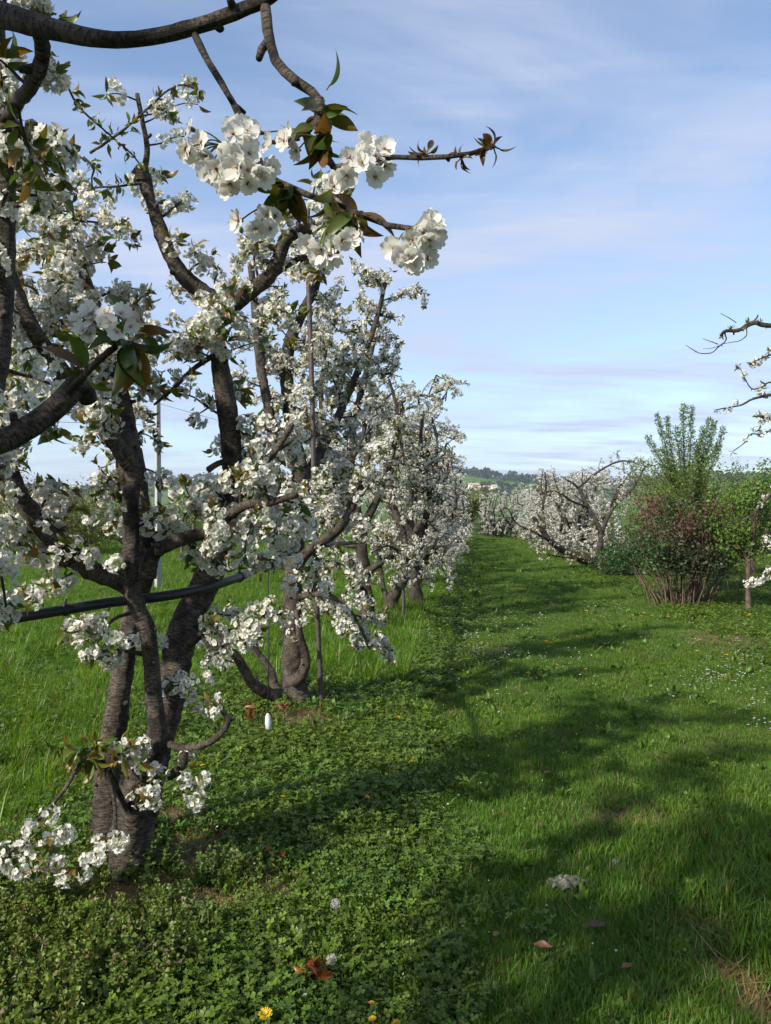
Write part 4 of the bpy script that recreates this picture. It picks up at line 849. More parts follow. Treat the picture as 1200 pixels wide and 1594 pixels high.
# ------------------------------------------------------------------ shrubs and green trees
def leafcloud(P, D, L, W, rng, c0, c1, var=.3):
    """one folded leaf at each point"""
    T0 = [leaf_t(L * k, W * k, .35, dr, c0, c1, 2) for k in (.8, 1.0, 1.2) for dr in (.25, .6)]
    g = Geo(); n = len(P); scatter(g, T0, P, D, rng.uniform(.7, 1.25, n), rng, rng.uniform(1 - var, 1 + var, (n, 1)) * np.ones((1, 3))); return g
def finish(name, base, label, cat, group, parts):
    base = np.array(base, float); r = empty(name, base, label, cat, group)
    for nm, g, mat in parts:
        me = g.mesh(nm, mat); co = np.empty(len(me.vertices) * 3, np.float32); me.vertices.foreach_get('co', co)
        me.vertices.foreach_set('co', (co.reshape(-1, 3) - base.astype(np.float32)).ravel()); me.update(); link(nm, me, r)
    return r
def rose_bush():
    rng = np.random.default_rng(21); base = onground(1062, 945); g = Geo(); P = []; D = []; tone = []
    for i in range(46):
        a = rng.uniform(0, 2 * pi); s = base + [cos(a) * rng.uniform(.05, .55), sin(a) * rng.uniform(.05, .4), 0]; lean = rng.uniform(.05, .54)
        d = np.array([cos(a) * lean, sin(a) * lean * .8, 1.0]); h = rng.uniform(1.1, 2.15) * (1 - .75 * lean)
        k = np.linspace(0, 1, 7); path = s + d * (k * h)[:, None] + np.stack([np.cos(a) * k ** 2 * .22, np.sin(a) * k ** 2 * .2, -.25 * k ** 3 * lean], 1) + rng.normal(0, .045, (7, 3)) * k[:, None]
        Pp, R = smooth_path(path, np.linspace(.014, .004, 7), .09); V, T, B = tube(Pp, R, 6, rng, .1); g.add(V, T, None, B)
        for j in range(5):
            i0 = rng.integers(len(Pp) // 3, len(Pp)); b = rng.uniform(0, 2 * pi); L = rng.uniform(.15, .42); q = Pp[i0] + np.array([cos(b), sin(b), rng.uniform(-.1, .8)]) * L
            m = (Pp[i0] + q) / 2 + rng.normal(0, .03, 3); Q, R2 = smooth_path([Pp[i0], m, q], [.005, .004, .002], .08); V, T, B = tube(Q, R2, 4, rng, 0); g.add(V, T, None, B)
            for _ in range(rng.integers(46, 74)):
                c = Q[rng.integers(0, len(Q))] + rng.normal(0, .085, 3)
                if c[2] > .55 + .25 * rng.random(): P.append(c); D.append(unit(rng.normal(0, 1, 3) + [0, 0, -.1]))
    P = np.array(P); D = np.array(D); n = len(P); z = P[:, 2]; x = P[:, 0] - base[0]
    red = np.clip((z - 1.0) * 1.7 + rng.normal(0, .33, n) + x * .2, 0, 1) * (vnoise(P[:, 0] * 4, P[:, 2] * 4 + P[:, 1] * 2, 2) > .38)
    grn = np.clip(-x * 1.1 - .2 + rng.normal(0, .2, n), 0, 1)
    col = np.array([.040, .055, .026])[None] * (1 - red[:, None]) + np.array([.125, .052, .042])[None] * red[:, None]
    col = col * (1 - grn[:, None] * (1 - red[:, None])) + np.array([.05, .12, .03])[None] * (grn * (1 - red))[:, None]
    T0 = [leaf_t(.055 * k, .038 * k, .3, dr, (1, 1, 1), (1, 1, 1), 2) for k in (.8, 1, 1.25) for dr in (.2, .5)]
    gl = Geo(); scatter(gl, T0, P, D, rng.uniform(.7, 1.2, n), rng, col * rng.uniform(.65, 1.35, (n, 1)))
    finish('rose_bush', base, 'broad rose bush with thin bare brown stems and reddish young leaves on top', 'bush', None, [('stems', g, M['shrubwood']), ('leaves', gl, M['green'])])
rose_bush()
def upright_tree():
    rng = np.random.default_rng(22); base = np.array(onground(1086, 929)); Y = base[1] ; g = Geo(); P = []; D = []
    V, T, B = tube(*smooth_path([base - [0, 0, .05], base + [.02, 0, .5], base + [0, .03, .95]], [.075, .06, .055], .08), 12, rng, .08); g.add(V, T, None, B)
    V, T, B = tube(*smooth_path([base + [.08, .1, -.05], base + [.10, .12, .5], base + [.14, .1, 1.1]], [.04, .032, .03], .08), 10, rng, .08); g.add(V, T, None, B)
    top = base + [0, .03, .9]
    def wand(path, r, gap, spread, L0=.0):
        Pp, R = smooth_path(path, np.linspace(r, .004, len(path)), .08); V, T, B = tube(Pp, R, 5, rng, .08); g.add(V, T, None, B)
        d = np.concatenate([[0], np.cumsum(np.linalg.norm(np.diff(Pp, axis=0), axis=1))])
        for x in np.arange(d[-1] * L0, d[-1], gap):
            i = np.searchsorted(d, x); i = min(i, len(Pp) - 1)
            for _ in range(3):
                a = unit(rng.normal(0, 1, 3)); P.append(Pp[i] + a * spread * rng.uniform(.1, 1)); D.append(unit(a + [0, 0, .55]))
    for px, py, k in ((1008, 682, 0), (1022, 648, 0), (1038, 652, 1), (1052, 668, 1), (1064, 632, 1), (1076, 636, 1), (1094, 668, 0), (1104, 655, 1), (1112, 660, 1), (1125, 668, 0), (1118, 695, 1), (1030, 700, 1), (1085, 690, 0)):
        tip = at(px, py, Y + rng.uniform(-.35, .45)); mid = at(600 + (px - 600) * .5 + 1072 * .5 - 300, 745 + rng.uniform(-12, 10), Y + rng.uniform(-.2, .2))
        wand([top + rng.normal(0, .04, 3), (top + mid) / 2 + rng.normal(0, .06, 3), mid, (mid + tip) / 2 + rng.normal(0, .02, 3), tip], .02, .0042, .062, .30)
    for _ in range(95):
        a = rng.uniform(0, 2 * pi); rr = rng.uniform(.3, 1.35); q = top + np.array([cos(a) * rr, sin(a) * rr, rng.uniform(.15, 1.45)])
        wand([top + [0, 0, rng.uniform(-.1, .4)], (top + q) / 2 + [0, 0, .1], q, q + [cos(a) * .1, sin(a) * .1, .2]], .012, .011, .17, .25)
    P = np.array(P); c = P[:, 2:3]; gl = leafcloud(P, np.array(D), .046, .017, rng, (.080, .15, .028), (.125, .18, .038), .35)
    finish('upright_tree', base, 'young green tree with a fan of upright leafy wands rising above the rose bush', 'tree', None, [('trunk', g, M['shrubwood']), ('crown', gl, M['green'])])
upright_tree()
def leafy(seed, base, h, wd, n, L, c0, c1, label, cat, group, name='leafy_tree', trunk=.3, stems=7, dens=1.0, mat='green', clump=.16, tipup=.3):
    rng = np.random.default_rng(seed); base = np.array(base, float); base[2] = gh(base[0], base[1]); g = Geo(); P = []; D = []
    top = base + [0, 0, h * trunk]; r0 = max(.02, h * .016)
    if trunk > .02: V, T, B = tube(*smooth_path([base - [0, 0, .05], (base + top) / 2 + rng.normal(0, .02, 3), top], [r0 * 1.3, r0, r0 * .9], .15), 8, rng, .08); g.add(V, T, None, B)
    tips = []
    for i in range(stems):
        a = 2 * pi * (i + rng.uniform(-.3, .3)) / stems; rr = wd * .5 * rng.uniform(.35, 1); hh = h * (1 - trunk) * rng.uniform(.55, 1.0) * (1 - .25 * (rr / (wd * .5)) ** 2)
        e = top + [cos(a) * rr, sin(a) * rr, hh]; m = top + [cos(a) * rr * .6, sin(a) * rr * .6, hh * .45] + rng.normal(0, .05 * wd, 3)
        Q, R = smooth_path([top, m, e], [r0 * .6, r0 * .4, r0 * .12], .15); V, T, B = tube(Q, R, 5, rng, .1); g.add(V, T, None, B)
        for j in range(6):
            i0 = rng.integers(len(Q) // 4, len(Q)); b = rng.uniform(0, 2 * pi); q = Q[i0] + np.array([cos(b), sin(b), rng.uniform(-.25, .8)]) * wd * rng.uniform(.08, .24)
            V, T, B = tube(*smooth_path([Q[i0], (Q[i0] + q) / 2 + rng.normal(0, .02, 3), q], [r0 * .22, r0 * .16, r0 * .08], .12), 4, rng, 0); g.add(V, T, None, B); tips.append(q); tips.append((Q[i0] + q) / 2)
    tips = np.array(tips); k = rng.integers(0, len(tips), n); P = tips[k] + rng.normal(0, clump * wd * .5, (n, 3)) * [1, 1, .9]
    ok = P[:, 2] > base[2] + .04; P = P[ok]; D = unit(rng.normal(0, 1, P.shape) + [0, 0, tipup])
    tint = (.75 + .5 * rng.random(len(tips)))[k][ok]
    T0 = [leaf_t(L * s, L * .5 * s, .35, dr, c0, c1, 2) for s in (.8, 1, 1.25) for dr in (.25, .6)]
    gl = Geo(); scatter(gl, T0, P, D, rng.uniform(.7, 1.25, len(P)), rng, (tint * rng.uniform(.75, 1.25, len(P)))[:, None] * np.ones((1, 3)))
    return finish(name, base, label, cat, group, [('trunk', g, M['shrubwood']), ('crown', gl, M[mat])])
leafy(71, onground(1165, 955), 2.5, 1.4, 5200, .055, (.075, .15, .02), (.11, .18, .03), 'slim bright green sapling at the right edge with a thin dark trunk', 'tree', None, 'sapling', .34, 9)
leafy(72, rowpt(RIGHT + .8, 17.5), 2.8, 2.1, 7000, .06, (.08, .15, .02), (.12, .18, .03), 'bushy light green tree behind the right side of the rose bush', 'tree', None, 'leafy_tree', .25, 11)
leafy(73, onground(953, 897) + [0, -.7, 0], .56, 1.05, 3200, .06, (.022, .055, .014), (.03, .07, .018), 'low dark green shrub at the foot of the leaning dark trunk', 'shrub', None, 'shrub', .0, 16, clump=.3)
leafy(74, rowpt(RIGHT + 3.2, 19), 2.6, 2.2, 3200, .07, (.045, .09, .02), (.07, .11, .025), 'dark leafy tree standing behind the bright green sapling', 'tree', None, 'leafy_tree', .2, 10)
for k, (px, Y, h, wdt) in enumerate(((1150, 30, 2.7, 3.4), (1190, 27, 2.3, 3.2), (1240, 29, 2.6, 3.4))):
    leafy(80 + k, at(px, 797, Y), h, wdt, 2600, .11, (.05, .09, .02), (.08, .11, .03), ('rounded green tree far behind the sapling, partly hidden', 'low green tree far behind the right edge blossoms', 'green tree far back beyond the right edge of the view')[k], 'tree', 'green trees far right', 'leafy_tree', .15, 10)
LB = ['yellow green tree at the far left edge beyond the meadow', 'tallest yellow green tree of the far left clump', 'loose yellow green tree between the nearest cherry limbs, far off', 'dull green tree just left of the concrete post, far off',
      'small green tree just right of the concrete post, far off', 'low green tree seen left of the second limb of the near cherry', 'green tree behind the nearest cherry trunk fork, far off', 'low hazy green tree behind the second cherry']
for k, (px, Y, h, wdt) in enumerate(((15, 27, 2.6, 3.6), (75, 29, 3.2, 3.4), (135, 28, 3.0, 3.2), (195, 31, 2.6, 3.0), (262, 33, 2.2, 3.0), (318, 35, 2.3, 3.2), (375, 36, 2.5, 3.2), (430, 38, 2.4, 3.4))):
    c = ((.085, .11, .022), (.12, .125, .03)) if k < 3 else ((.06, .095, .022), (.09, .115, .03))
    leafy(90 + k, at(px, 797, Y), h, wdt, 3400, .10, c[0], c[1], LB[k], 'tree', 'green trees beyond the left meadow', 'leafy_tree', .1, 11)
leafy(101, at(735, 797, 62), 3.9, 3.4, 1800, .22, (.09, .12, .02), (.12, .13, .03), 'yellow green tree showing above the far end of the left row', 'tree', None, 'leafy_tree', .2, 9)
leafy(102, at(757, 797, 50), 1.25, 2.0, 1800, .10, (.022, .05, .014), (.03, .06, .018), 'dark green shrub under the small tree at the path end, left one', 'shrub', None, 'shrub', .0, 14, clump=.3)
leafy(103, at(779, 797, 47.5), .95, 1.7, 1800, .09, (.014, .034, .012), (.02, .045, .015), 'darkest rounded shrub at the path end, right of the small tree', 'shrub', None, 'shrub', .0, 14, clump=.3)
def conifer():
    rng = np.random.default_rng(6); base = at(712, 797, 70); base[2] = 0; g = Geo(); h = 4.6; V, T, B = tube([base, base + [0, 0, h * .5], base + [0, 0, h]], [.12, .08, .01], 8, rng, 0); g.add(V, T, None, B); P = []; D = []
    for _ in range(150):
        z = rng.uniform(.08, .98); a = rng.uniform(0, 2 * pi); L = 1.7 * (1 - z) ** .8 * rng.uniform(.7, 1.1)
        for q in np.linspace(.1, 1, 14): P.append(base + [cos(a) * L * q, sin(a) * L * q, z * h - .25 * L * q ** 2 + rng.normal(0, .04)]); D.append(unit([cos(a), sin(a), -.2] + rng.normal(0, .5, 3)))
    finish('conifer', base, 'dark conifer peeking over the far end of the left row', 'tree', None, [('trunk', g, M['shrubwood']), ('crown', leafcloud(np.array(P), np.array(D), .30, .12, rng, (.016, .035, .018), (.022, .045, .022)), M['green'])])
conifer()

# ------------------------------------------------------------------ pipe, pole, post, dripper
def tubeobj(name, path, rad, n, mat, label, cat, step=.05, rough=0., group=None):
    rng = np.random.default_rng(1); P, R = smooth_path(path, np.broadcast_to(rad, (len(path),)), step); g = Geo(); V, T, B = tube(P, R, n, rng, rough); g.add(V, T, None, B)
    o = link(name, g.mesh(name, mat)); tag(o, label, cat, group); return o, P
def at_z(px, py, z): Y = (EYE - z) * F / (py - 797); return at(px, py, Y)
pp = pts([(-260, 1012, 2.55), (-120, 990, 2.75), (0, 966, 2.95), (90, 951, 3.14), (170, 938, 3.27), (255, 928, 3.29), (320, 915, 3.47), (362, 902, 3.78), (385, 893, 4.08), (410, 880, 4.6), (432, 870, 5.3), (448, 862, 6.0)]) + [rowpt(LEFT, 7.5) + [0, 0, 1.28], rowpt(LEFT, 10) + [0, 0, 1.22], rowpt(LEFT, 13.3) + [0, 0, 1.2], rowpt(LEFT, 20) + [0, 0, 1.2]]
pipe, PP = tubeobj('irrigation_pipe', pp, .0215, 14, M['pipe'], 'black plastic irrigation pipe sagging along the left row through the nearest trunk', 'pipe', .04)
for px in (100, 374):
    i = int(np.argmin(np.abs(600 + PP[:, 0] / PP[:, 1] * F - px) + 100 * (PP[:, 1] > 4.6) + 100 * (PP[:, 1] < 2.9))); d = unit(PP[i + 1] - PP[i - 1])
    g = Geo(); V, T, B = tube([PP[i] - d * .012, PP[i] - d * .010, PP[i] + d * .010, PP[i] + d * .012], [.022, .0265, .0265, .022], 14); g.add(V, T)
    V, T, B = tube([PP[i] + [0, 0, .02], PP[i] + [0, 0, .035], PP[i] + [.004, 0, .045]], [.006, .006, .004], 6); g.add(V, T); link('clip', g.mesh('clip', M['pipe']), pipe)
tubeobj('support_pole', pts([(501, 1097, 6.15), (495, 980, 6.13), (490, 850, 6.1), (486, 620, 6.1), (479, 412, 6.1)]), .020, 8, M['metal'], 'slim dark steel pole standing between the second and third left trees', 'pole', .08, .04)
pb = onground(246, 921); g = Geo(); ptop = at(245, 616, pb[1])
V, T, B = tube([pb - [0, 0, .1], pb + [0, 0, 2.0], ptop - [0, 0, .02], ptop], [.075, .066, .060, .05], 4); g.add(V, T); o = link('concrete_post', g.mesh('concrete_post', M['concrete'], False)); tag(o, 'tall pale concrete post standing in the meadow behind the nearest tree', 'post')
tubeobj('overhead_wire', [ptop - [0, 0, .15], ptop + [5, 11, -.9], ptop + [9.5, 22, -.8], ptop + [14, 34, -.3]], .004, 4, M['wire'], 'thin wire running from the concrete post away along its row', 'wire', .5)
tubeobj('overhead_wire', [ptop - [0, 0, .6], ptop + [-3, -3, -.75], ptop + [-7, -7, -.6]], .004, 4, M['wire'], 'thin wire running from the concrete post toward the near left', 'wire', .5)
# short stakes of the next row
for k, (px, Y, h) in enumerate(((300, 26, 1.25), (316, 29, 1.2), (333, 32, 1.2), (283, 23, 1.2))):
    b = at(px, 797, Y); b[2] = gh(b[0], b[1]); g = Geo(); V, T, B = tube([b - [0, 0, .1], b + [0, 0, h * .5], b + [.02, 0, h]], [.04, .037, .034], 8, np.random.default_rng(k), .05); g.add(V, T, None, B)
    o = link('wooden_stake', g.mesh('wooden_stake', M['shrubwood'])); tag(o, 'short wooden stake of the next row seen between the near cherry trunks', 'stake', 'stakes of the next row left')
# dripper line
dl = empty('drip_line', at(417, 1130, 5.3) * [1, 1, 0], 'thin black tube hanging from the pipe with a white weight near the grass', 'drip line'); b0 = np.array(dl.location)
def dpart(nm, path, rad, n, mat, par):
    g = Geo(); V, T, B = tube(np.array(path) - b0, rad, n); g.add(V, T); return link(nm, g.mesh(nm, mat), par)
a1 = at(417, 870, 5.3); a2 = at(417, 1112, 5.3); dpart('tube', [a1, (a1 + a2) / 2 + [.006, 0, 0], a2], [.0042] * 3, 6, M['wire'], dl)
ws = dpart('weight', [at(417, 1110, 5.3), at(417, 1115, 5.3), at(417.5, 1124, 5.3), at(418, 1134, 5.3), at(418, 1137, 5.3)], [.006, .018, .023, .020, .012], 10, M['white'], dl)
dpart('nozzle', [at(418, 1137, 5.3), at(418, 1142, 5.3), at(415, 1146, 5.3)], [.011, .009, .006], 8, M['wire'], dl)
for k, (px, py, py2, Y) in enumerate(((627, 905, 972, 11.0), (1132, 885, 925, 14.9), (1115, 890, 940, 14.0))):
    p0, p1 = at(px, py, Y), at(px, py2, Y); p1[2] = gh(p1[0], p1[1]) - .05
    tubeobj('support_stake', [p0, (p0 + p1) / 2 + [.01, 0, 0], p1], .022 if k == 0 else .012, 6, M['metal'], ('short grey stake among the left row trunks in tall grass', 'thin stake right of the rose bush stems, farther one', 'thin stake right of the rose bush stems, nearer one')[k], 'stake', .2)

# ------------------------------------------------------------------ ground cover
def blade(h, wd, lean, az, bend, c0, c1, n=3):
    t = np.linspace(0, 1, n + 1); r = lean * t + bend * t ** 2; x = h * r; z = h * t * np.sqrt(np.clip(1 - (lean * .5 + bend * t * .6) ** 2, .15, 1)); ww = wd * .5 * np.array([1, .9, .62, 0.06])[:n + 1]
    mx, my = x * cos(az), x * sin(az); sx, sy = -sin(az), cos(az)
    A = np.stack([mx + sx * ww, my + sy * ww, z], 1); B = np.stack([mx - sx * ww, my - sy * ww, z], 1); V = np.concatenate([A, B]); k = n + 1; T = []
    for i in range(n): T += [(i, k + i, k + i + 1), (i, k + i + 1, i + 1)]
    C = np.array(c0)[None] * (1 - t)[:, None] + np.array(c1)[None] * t[:, None]; return V, T, np.concatenate([C, C])
def tuft(rng, kind):
    g = Geo()
    if kind in ('lawn', 'meadow', 'long'):
        n, h0, h1, wd, rad = {'lawn': (26, .022, .058, .0030, .050), 'meadow': (22, .04, .095, .0054, .06), 'long': (18, .10, .24, .005, .07)}[kind]
        for _ in range(n):
            a = rng.uniform(0, 2 * pi); r = rad * np.sqrt(rng.random()); dry = rng.random() < (.05 if kind == 'lawn' else .04); k = rng.uniform(.75, 1.25)
            c0 = np.array((.056, .110, .012)) * k if not dry else np.array((.15, .12, .05)) * k; c1 = np.array((.080, .175, .016)) * k if not dry else np.array((.24, .19, .09)) * k
            if kind != 'lawn' and not dry: c1 = c1 * [1.25, 1.3, .8]; c0 = c0 * [1.3, 1.4, .8]
            V, T, C = blade(rng.uniform(h0, h1), wd * rng.uniform(.7, 1.4), rng.uniform(.02, .5), rng.uniform(0, 2 * pi), rng.uniform(0, .8) ** 1.5, c0, c1); g.add(V + [r * cos(a), r * sin(a), -.004], T, C)
    elif kind == 'clover':
        for _ in range(9):
            a = rng.uniform(0, 2 * pi); r = .07 * np.sqrt(rng.random()); h = rng.uniform(.03, .085); ln = rng.uniform(0, .5); az = rng.uniform(0, 2 * pi); tp = np.array([r * cos(a) + ln * h * cos(az), r * sin(a) + ln * h * sin(az), h]); b = np.array([r * cos(a), r * sin(a), 0.])
            s = unit(np.cross(tp - b, [.3, .8, .1])) * .0009; g.add([b - s, b + s, tp + s, tp - s], [(0, 1, 2), (0, 2, 3)], (.05, .09, .02)); k = rng.uniform(.65, 1.35); L = rng.uniform(.007, .020); tilt = rng.normal(0, .3, 2)
            for q in range(3):
                th = az + q * 2.094; d = np.array([cos(th), sin(th), 0]); e = np.array([-sin(th), cos(th), 0]); up = np.array([tilt[0], tilt[1], 1]) ; up = unit(up)
                def pt(u_, v_, w_): p = d * u_ + e * v_; return tp + p + np.array([0, 0, -(tilt[0] * p[0] + tilt[1] * p[1]) + w_])
                V = [tp, pt(L * .45, L * .42, L * .2), pt(L * .95, L * .36, L * .22), pt(L * .88, 0, L * .02), pt(L * .95, -L * .36, L * .22), pt(L * .45, -L * .42, L * .2), pt(L * .45, 0, 0)]
                T = [(0, 6, 1), (6, 3, 2), (6, 2, 1), (0, 5, 6), (6, 5, 4), (6, 4, 3)]; g.add(V, T, np.array((.078, .140, .021)) * k)
    elif kind == 'weed':
        n = rng.integers(6, 11); k = rng.uniform(.8, 1.25)
        for _ in range(n):
            V, T, C = leaf_t(rng.uniform(.05, .11), rng.uniform(.020, .036), .3, rng.uniform(.3, .75), np.array((.045, .10, .014)) * k, np.array((.075, .14, .018)) * k, 4)
            d = unit(np.array([*rng.normal(0, .7, 2), .75])); R = frames(d[None], rng.uniform(0, 6.28, 1))[0]; g.add(V @ R.T, T, C)
    elif kind == 'small':      # small round-leaved creeping weed
        for _ in range(26):
            V, T, C = leaf_t(rng.uniform(.010, .022), rng.uniform(.009, .016), .25, rng.uniform(.2, .6), np.array((.065, .115, .018)) * rng.uniform(.75, 1.3), (.085, .15, .022), 2)
            d = unit(np.array([*rng.normal(0, .8, 2), .6])); R = frames(d[None], rng.uniform(0, 6.28, 1))[0]; g.add(V @ R.T + [*rng.normal(0, .045, 2), rng.uniform(.0, .06)], T, C)
    elif kind == 'nettle':     # upright pale stems, leaves in whorls, purplish at the top
        for _ in range(5):
            b = np.array([*rng.normal(0, .05, 2), 0]); h = rng.uniform(.07, .15); tp = b + [*rng.normal(0, .03, 2), h]; s = np.array([.0015, .0008, 0]); g.add([b - s, b + s, tp + s, tp - s], [(0, 1, 2), (0, 2, 3)], (.08, .11, .03))
            for z in np.arange(.25, 1.01, .15):
                for q in range(4):
                    k = rng.uniform(.8, 1.2); c = np.array((.085, .13, .03)) if z < .8 else (np.array((.095, .155, .035)) if rng.random() < .88 else np.array((.16, .12, .11)))
                    V, T, C = leaf_t(.030 * (1.2 - .6 * z), .019 * (1.2 - .6 * z), .3, .5, c * k, c * k * 1.1, 2); d = unit(np.array([*rng.normal(0, 1, 2), .15 + .3 * z])); R = frames(d[None], rng.uniform(0, 6.28, 1))[0]; g.add(V @ R.T + b + (tp - b) * z, T, C)
    elif kind == 'straw':
        for _ in range(9):
            V, T, C = blade(rng.uniform(.05, .14), .003, 1.0, rng.uniform(0, 2 * pi), rng.uniform(-.2, .2), (.22, .16, .08), (.30, .23, .12)); g.add(V * [1, 1, .25] + [*rng.normal(0, .04, 2), .004], T, C)
    elif kind == 'petal':
        for _ in range(1): V, T, C = leaf_t(.012, .011, .3, .4, (.66, .66, .6), (.7, .7, .66), 2); g.add(V[:, [2, 1, 0]], T, C)
    elif kind == 'daisy':
        for _ in range(4):
            h = rng.uniform(.03, .08); c = np.array([*rng.normal(0, .06, 2), h]); r = rng.uniform(.006, .010); ph = np.arange(8) * pi / 4
            g.add([c + [r * cos(a), r * sin(a), (i % 2) * .002] for i, a in enumerate(ph)] + [c + [0, 0, .003]], [(i, (i + 1) % 8, 8) for i in range(8)], (.75, .75, .70)); g.add([c - [.0008, 0, h], c + [.0008, 0, -h], c], [(0, 1, 2)], (.06, .1, .02))
    return g
_tm = {}
def templates(kind, mat, n=8):
    c = bpy.data.collections.new('tufts_' + kind); rng = np.random.default_rng(len(kind) * 7 + 3)
    for k in range(n): o = bpy.data.objects.new('tuft', tuft(rng, kind).mesh('tuft_' + kind, mat, True)); c.objects.link(o)
    return c, n
def scatter_stuff(name, kind, mat, P, scl, rng, label=None, tilt=.12):
    P = np.asarray(P, np.float32); n = len(P)
    if n == 0: return
    coll, k = _tm.setdefault(kind, None) or templates(kind, mat); _tm[kind] = (coll, k)
    me = bpy.data.meshes.new(name); me.vertices.add(n); me.vertices.foreach_set('co', P.ravel())
    a = me.attributes.new('rot', 'FLOAT_VECTOR', 'POINT'); a.data.foreach_set('vector', np.stack([rng.normal(0, tilt, n), rng.normal(0, tilt, n), rng.uniform(0, 2 * pi, n)], 1).astype(np.float32).ravel())
    a = me.attributes.new('scl', 'FLOAT', 'POINT'); a.data.foreach_set('value', np.asarray(scl, np.float32)); a = me.attributes.new('idx', 'INT', 'POINT'); a.data.foreach_set('value', rng.integers(0, k, n).astype(np.int32))
    o = link(name, me); tag(o, kind='stuff')
    t = bpy.data.node_groups.new(name, 'GeometryNodeTree'); t.interface.new_socket('Geometry', in_out='INPUT', socket_type='NodeSocketGeometry'); t.interface.new_socket('Geometry', in_out='OUTPUT', socket_type='NodeSocketGeometry')
    gi = t.nodes.new('NodeGroupInput'); go = t.nodes.new('NodeGroupOutput'); ip = t.nodes.new('GeometryNodeInstanceOnPoints'); ci = t.nodes.new('GeometryNodeCollectionInfo')
    ci.inputs['Collection'].default_value = coll; ci.inputs['Separate Children'].default_value = True; ci.inputs['Reset Children'].default_value = True
    def na(nm, ty):
        x = t.nodes.new('GeometryNodeInputNamedAttribute'); x.data_type = ty; x.inputs['Name'].default_value = nm; return x.outputs['Attribute']
    l = t.links; l.new(gi.outputs[0], ip.inputs['Points']); l.new(ci.outputs[0], ip.inputs['Instance']); ip.inputs['Pick Instance'].default_value = True
    l.new(na('idx', 'INT'), ip.inputs['Instance Index']); l.new(na('rot', 'FLOAT_VECTOR'), ip.inputs['Rotation']); l.new(na('scl', 'FLOAT'), ip.inputs['Scale']); l.new(ip.outputs[0], go.inputs[0])
    md = o.modifiers.new('scatter', 'NODES'); md.node_group = t
    return o
def cover():
    rng = np.random.default_rng(8)
    n = 330000; Y = 1.0 + 49 * rng.random(n) ** 1.25; X = rng.uniform(-1, 1, n) * (.62 * Y + .6) + .0
    o = X - ROW * Y; nz = vnoise(X * 1.3, Y * 1.3, 1); nf = vnoise(X * 5, Y * 5, 9); bare = bareness(X, Y); u_ = rng.random(n)
    keep = (u_ > bare * 1.05); h = gh(X, Y); P = np.stack([X, Y, h], 1)
    dist = 1 + np.clip(Y - 5, 0, 60) * .022
    edge = o + .5 * (nz - .5) + .45 * (nf - .5) + rng.normal(0, .13, n)
    mead = edge < -2.35; strip = (~mead) & (edge < -.32); path = (edge >= -.32) & (edge < 3.0); rstrip = edge >= 3.0
    pick = rng.random(n)
    rad_tr = np.abs(o - LEFT)
    kinds = np.full(n, '', dtype='U8')
    kinds[mead] = np.where(pick[mead] < .66, 'meadow', np.where(pick[mead] < .80, 'lawn', np.where(pick[mead] < .86, 'weed', np.where(pick[mead] < .90, 'long', 'clover'))))
    tall = strip & (Y > 7.0) & (rad_tr < .75); near = strip & ~tall
    kinds[tall] = np.where(pick[tall] < .05, 'long', np.where(pick[tall] < .10, 'meadow', np.where(pick[tall] < .7, 'lawn', 'weed')))
    cl = near & (nz + .25 * (o - LEFT) > .38)
    kinds[near] = np.where(pick[near] < .30, 'small', np.where(pick[near] < .50, 'weed', np.where(pick[near] < .62, 'lawn', np.where(pick[near] < .68, 'meadow', np.where(pick[near] < .78, 'straw', 'clover')))))
    kinds[cl] = np.where(pick[cl] < .34, 'clover', np.where(pick[cl] < .46, 'weed', np.where(pick[cl] < .72, 'lawn', np.where(pick[cl] < .82, 'meadow', np.where(pick[cl] < .87, 'straw', 'small')))))
    net = (Y < 3.6) & (o < -1.0) & (edge > -2.6) & (nz < .75); kinds[net] = np.where(pick[net] < .10, 'nettle', np.where(pick[net] < .58, 'small', np.where(pick[net] < .68, 'clover', np.where(pick[net] < .86, 'meadow', 'weed'))))
    kinds[path] = np.where(pick[path] < .955, 'lawn', np.where(nf[path] > .55, 'straw', np.where(pick[path] > .985, 'weed', 'small'))); lng = path & (edge < .9) & (nf > .62) & (Y < 6.5) & (pick < .25); kinds[lng] = 'meadow'
    kinds[rstrip] = np.where(pick[rstrip] < .30, 'small', np.where(pick[rstrip] < .5, 'clover', np.where(pick[rstrip] < .54, 'weed', 'lawn')))
    tr2 = rstrip & (np.abs(o - RIGHT) < .8) & (Y > 11) & (pick > .82); kinds[tr2] = 'meadow'
    kinds[~keep] = ''
    st = (~keep) & (u_ < .5); kinds[st] = 'straw'
    mats = dict(lawn='lawn', meadow='grass', long='grass', clover='clover', weed='clover', small='clover', nettle='clover', straw='lawn')
    names = dict(lawn='mown_grass', meadow='meadow_grass', long='long_grass', clover='clover', weed='broadleaf_weeds', small='creeping_weeds', nettle='nettle_weeds', straw='straw_litter')
    for k in names:
        s = np.where(kinds == k)[0]; sc_ = rng.uniform(.75, 1.25, len(s)) * dist[s] * (.8 + .4 * nz[s])
        if k == 'meadow': sc_ = sc_ * np.where(path[s] | near[s] | rstrip[s], .70, 1.0)
        if k == 'lawn': sc_ = sc_ * np.where(tall[s], 2.0, np.where(path[s] & (Y[s] < 4.6) & (o[s] < 1.4), 1.0 + .9 * nz[s] * np.clip((4.6 - Y[s]) / 1.2, 0, 1), np.where(near[s] | mead[s], 1.4, .78)))
        scatter_stuff(names[k], k, M[mats[k]], P[s], sc_, rng, tilt=.13)
        print(k, len(s))
    # petals fallen under the near trees
    m = 2600; yy = rng.uniform(2.2, 13, m); oo = rng.normal(LEFT + .35, .7, m); xx = oo + ROW * yy
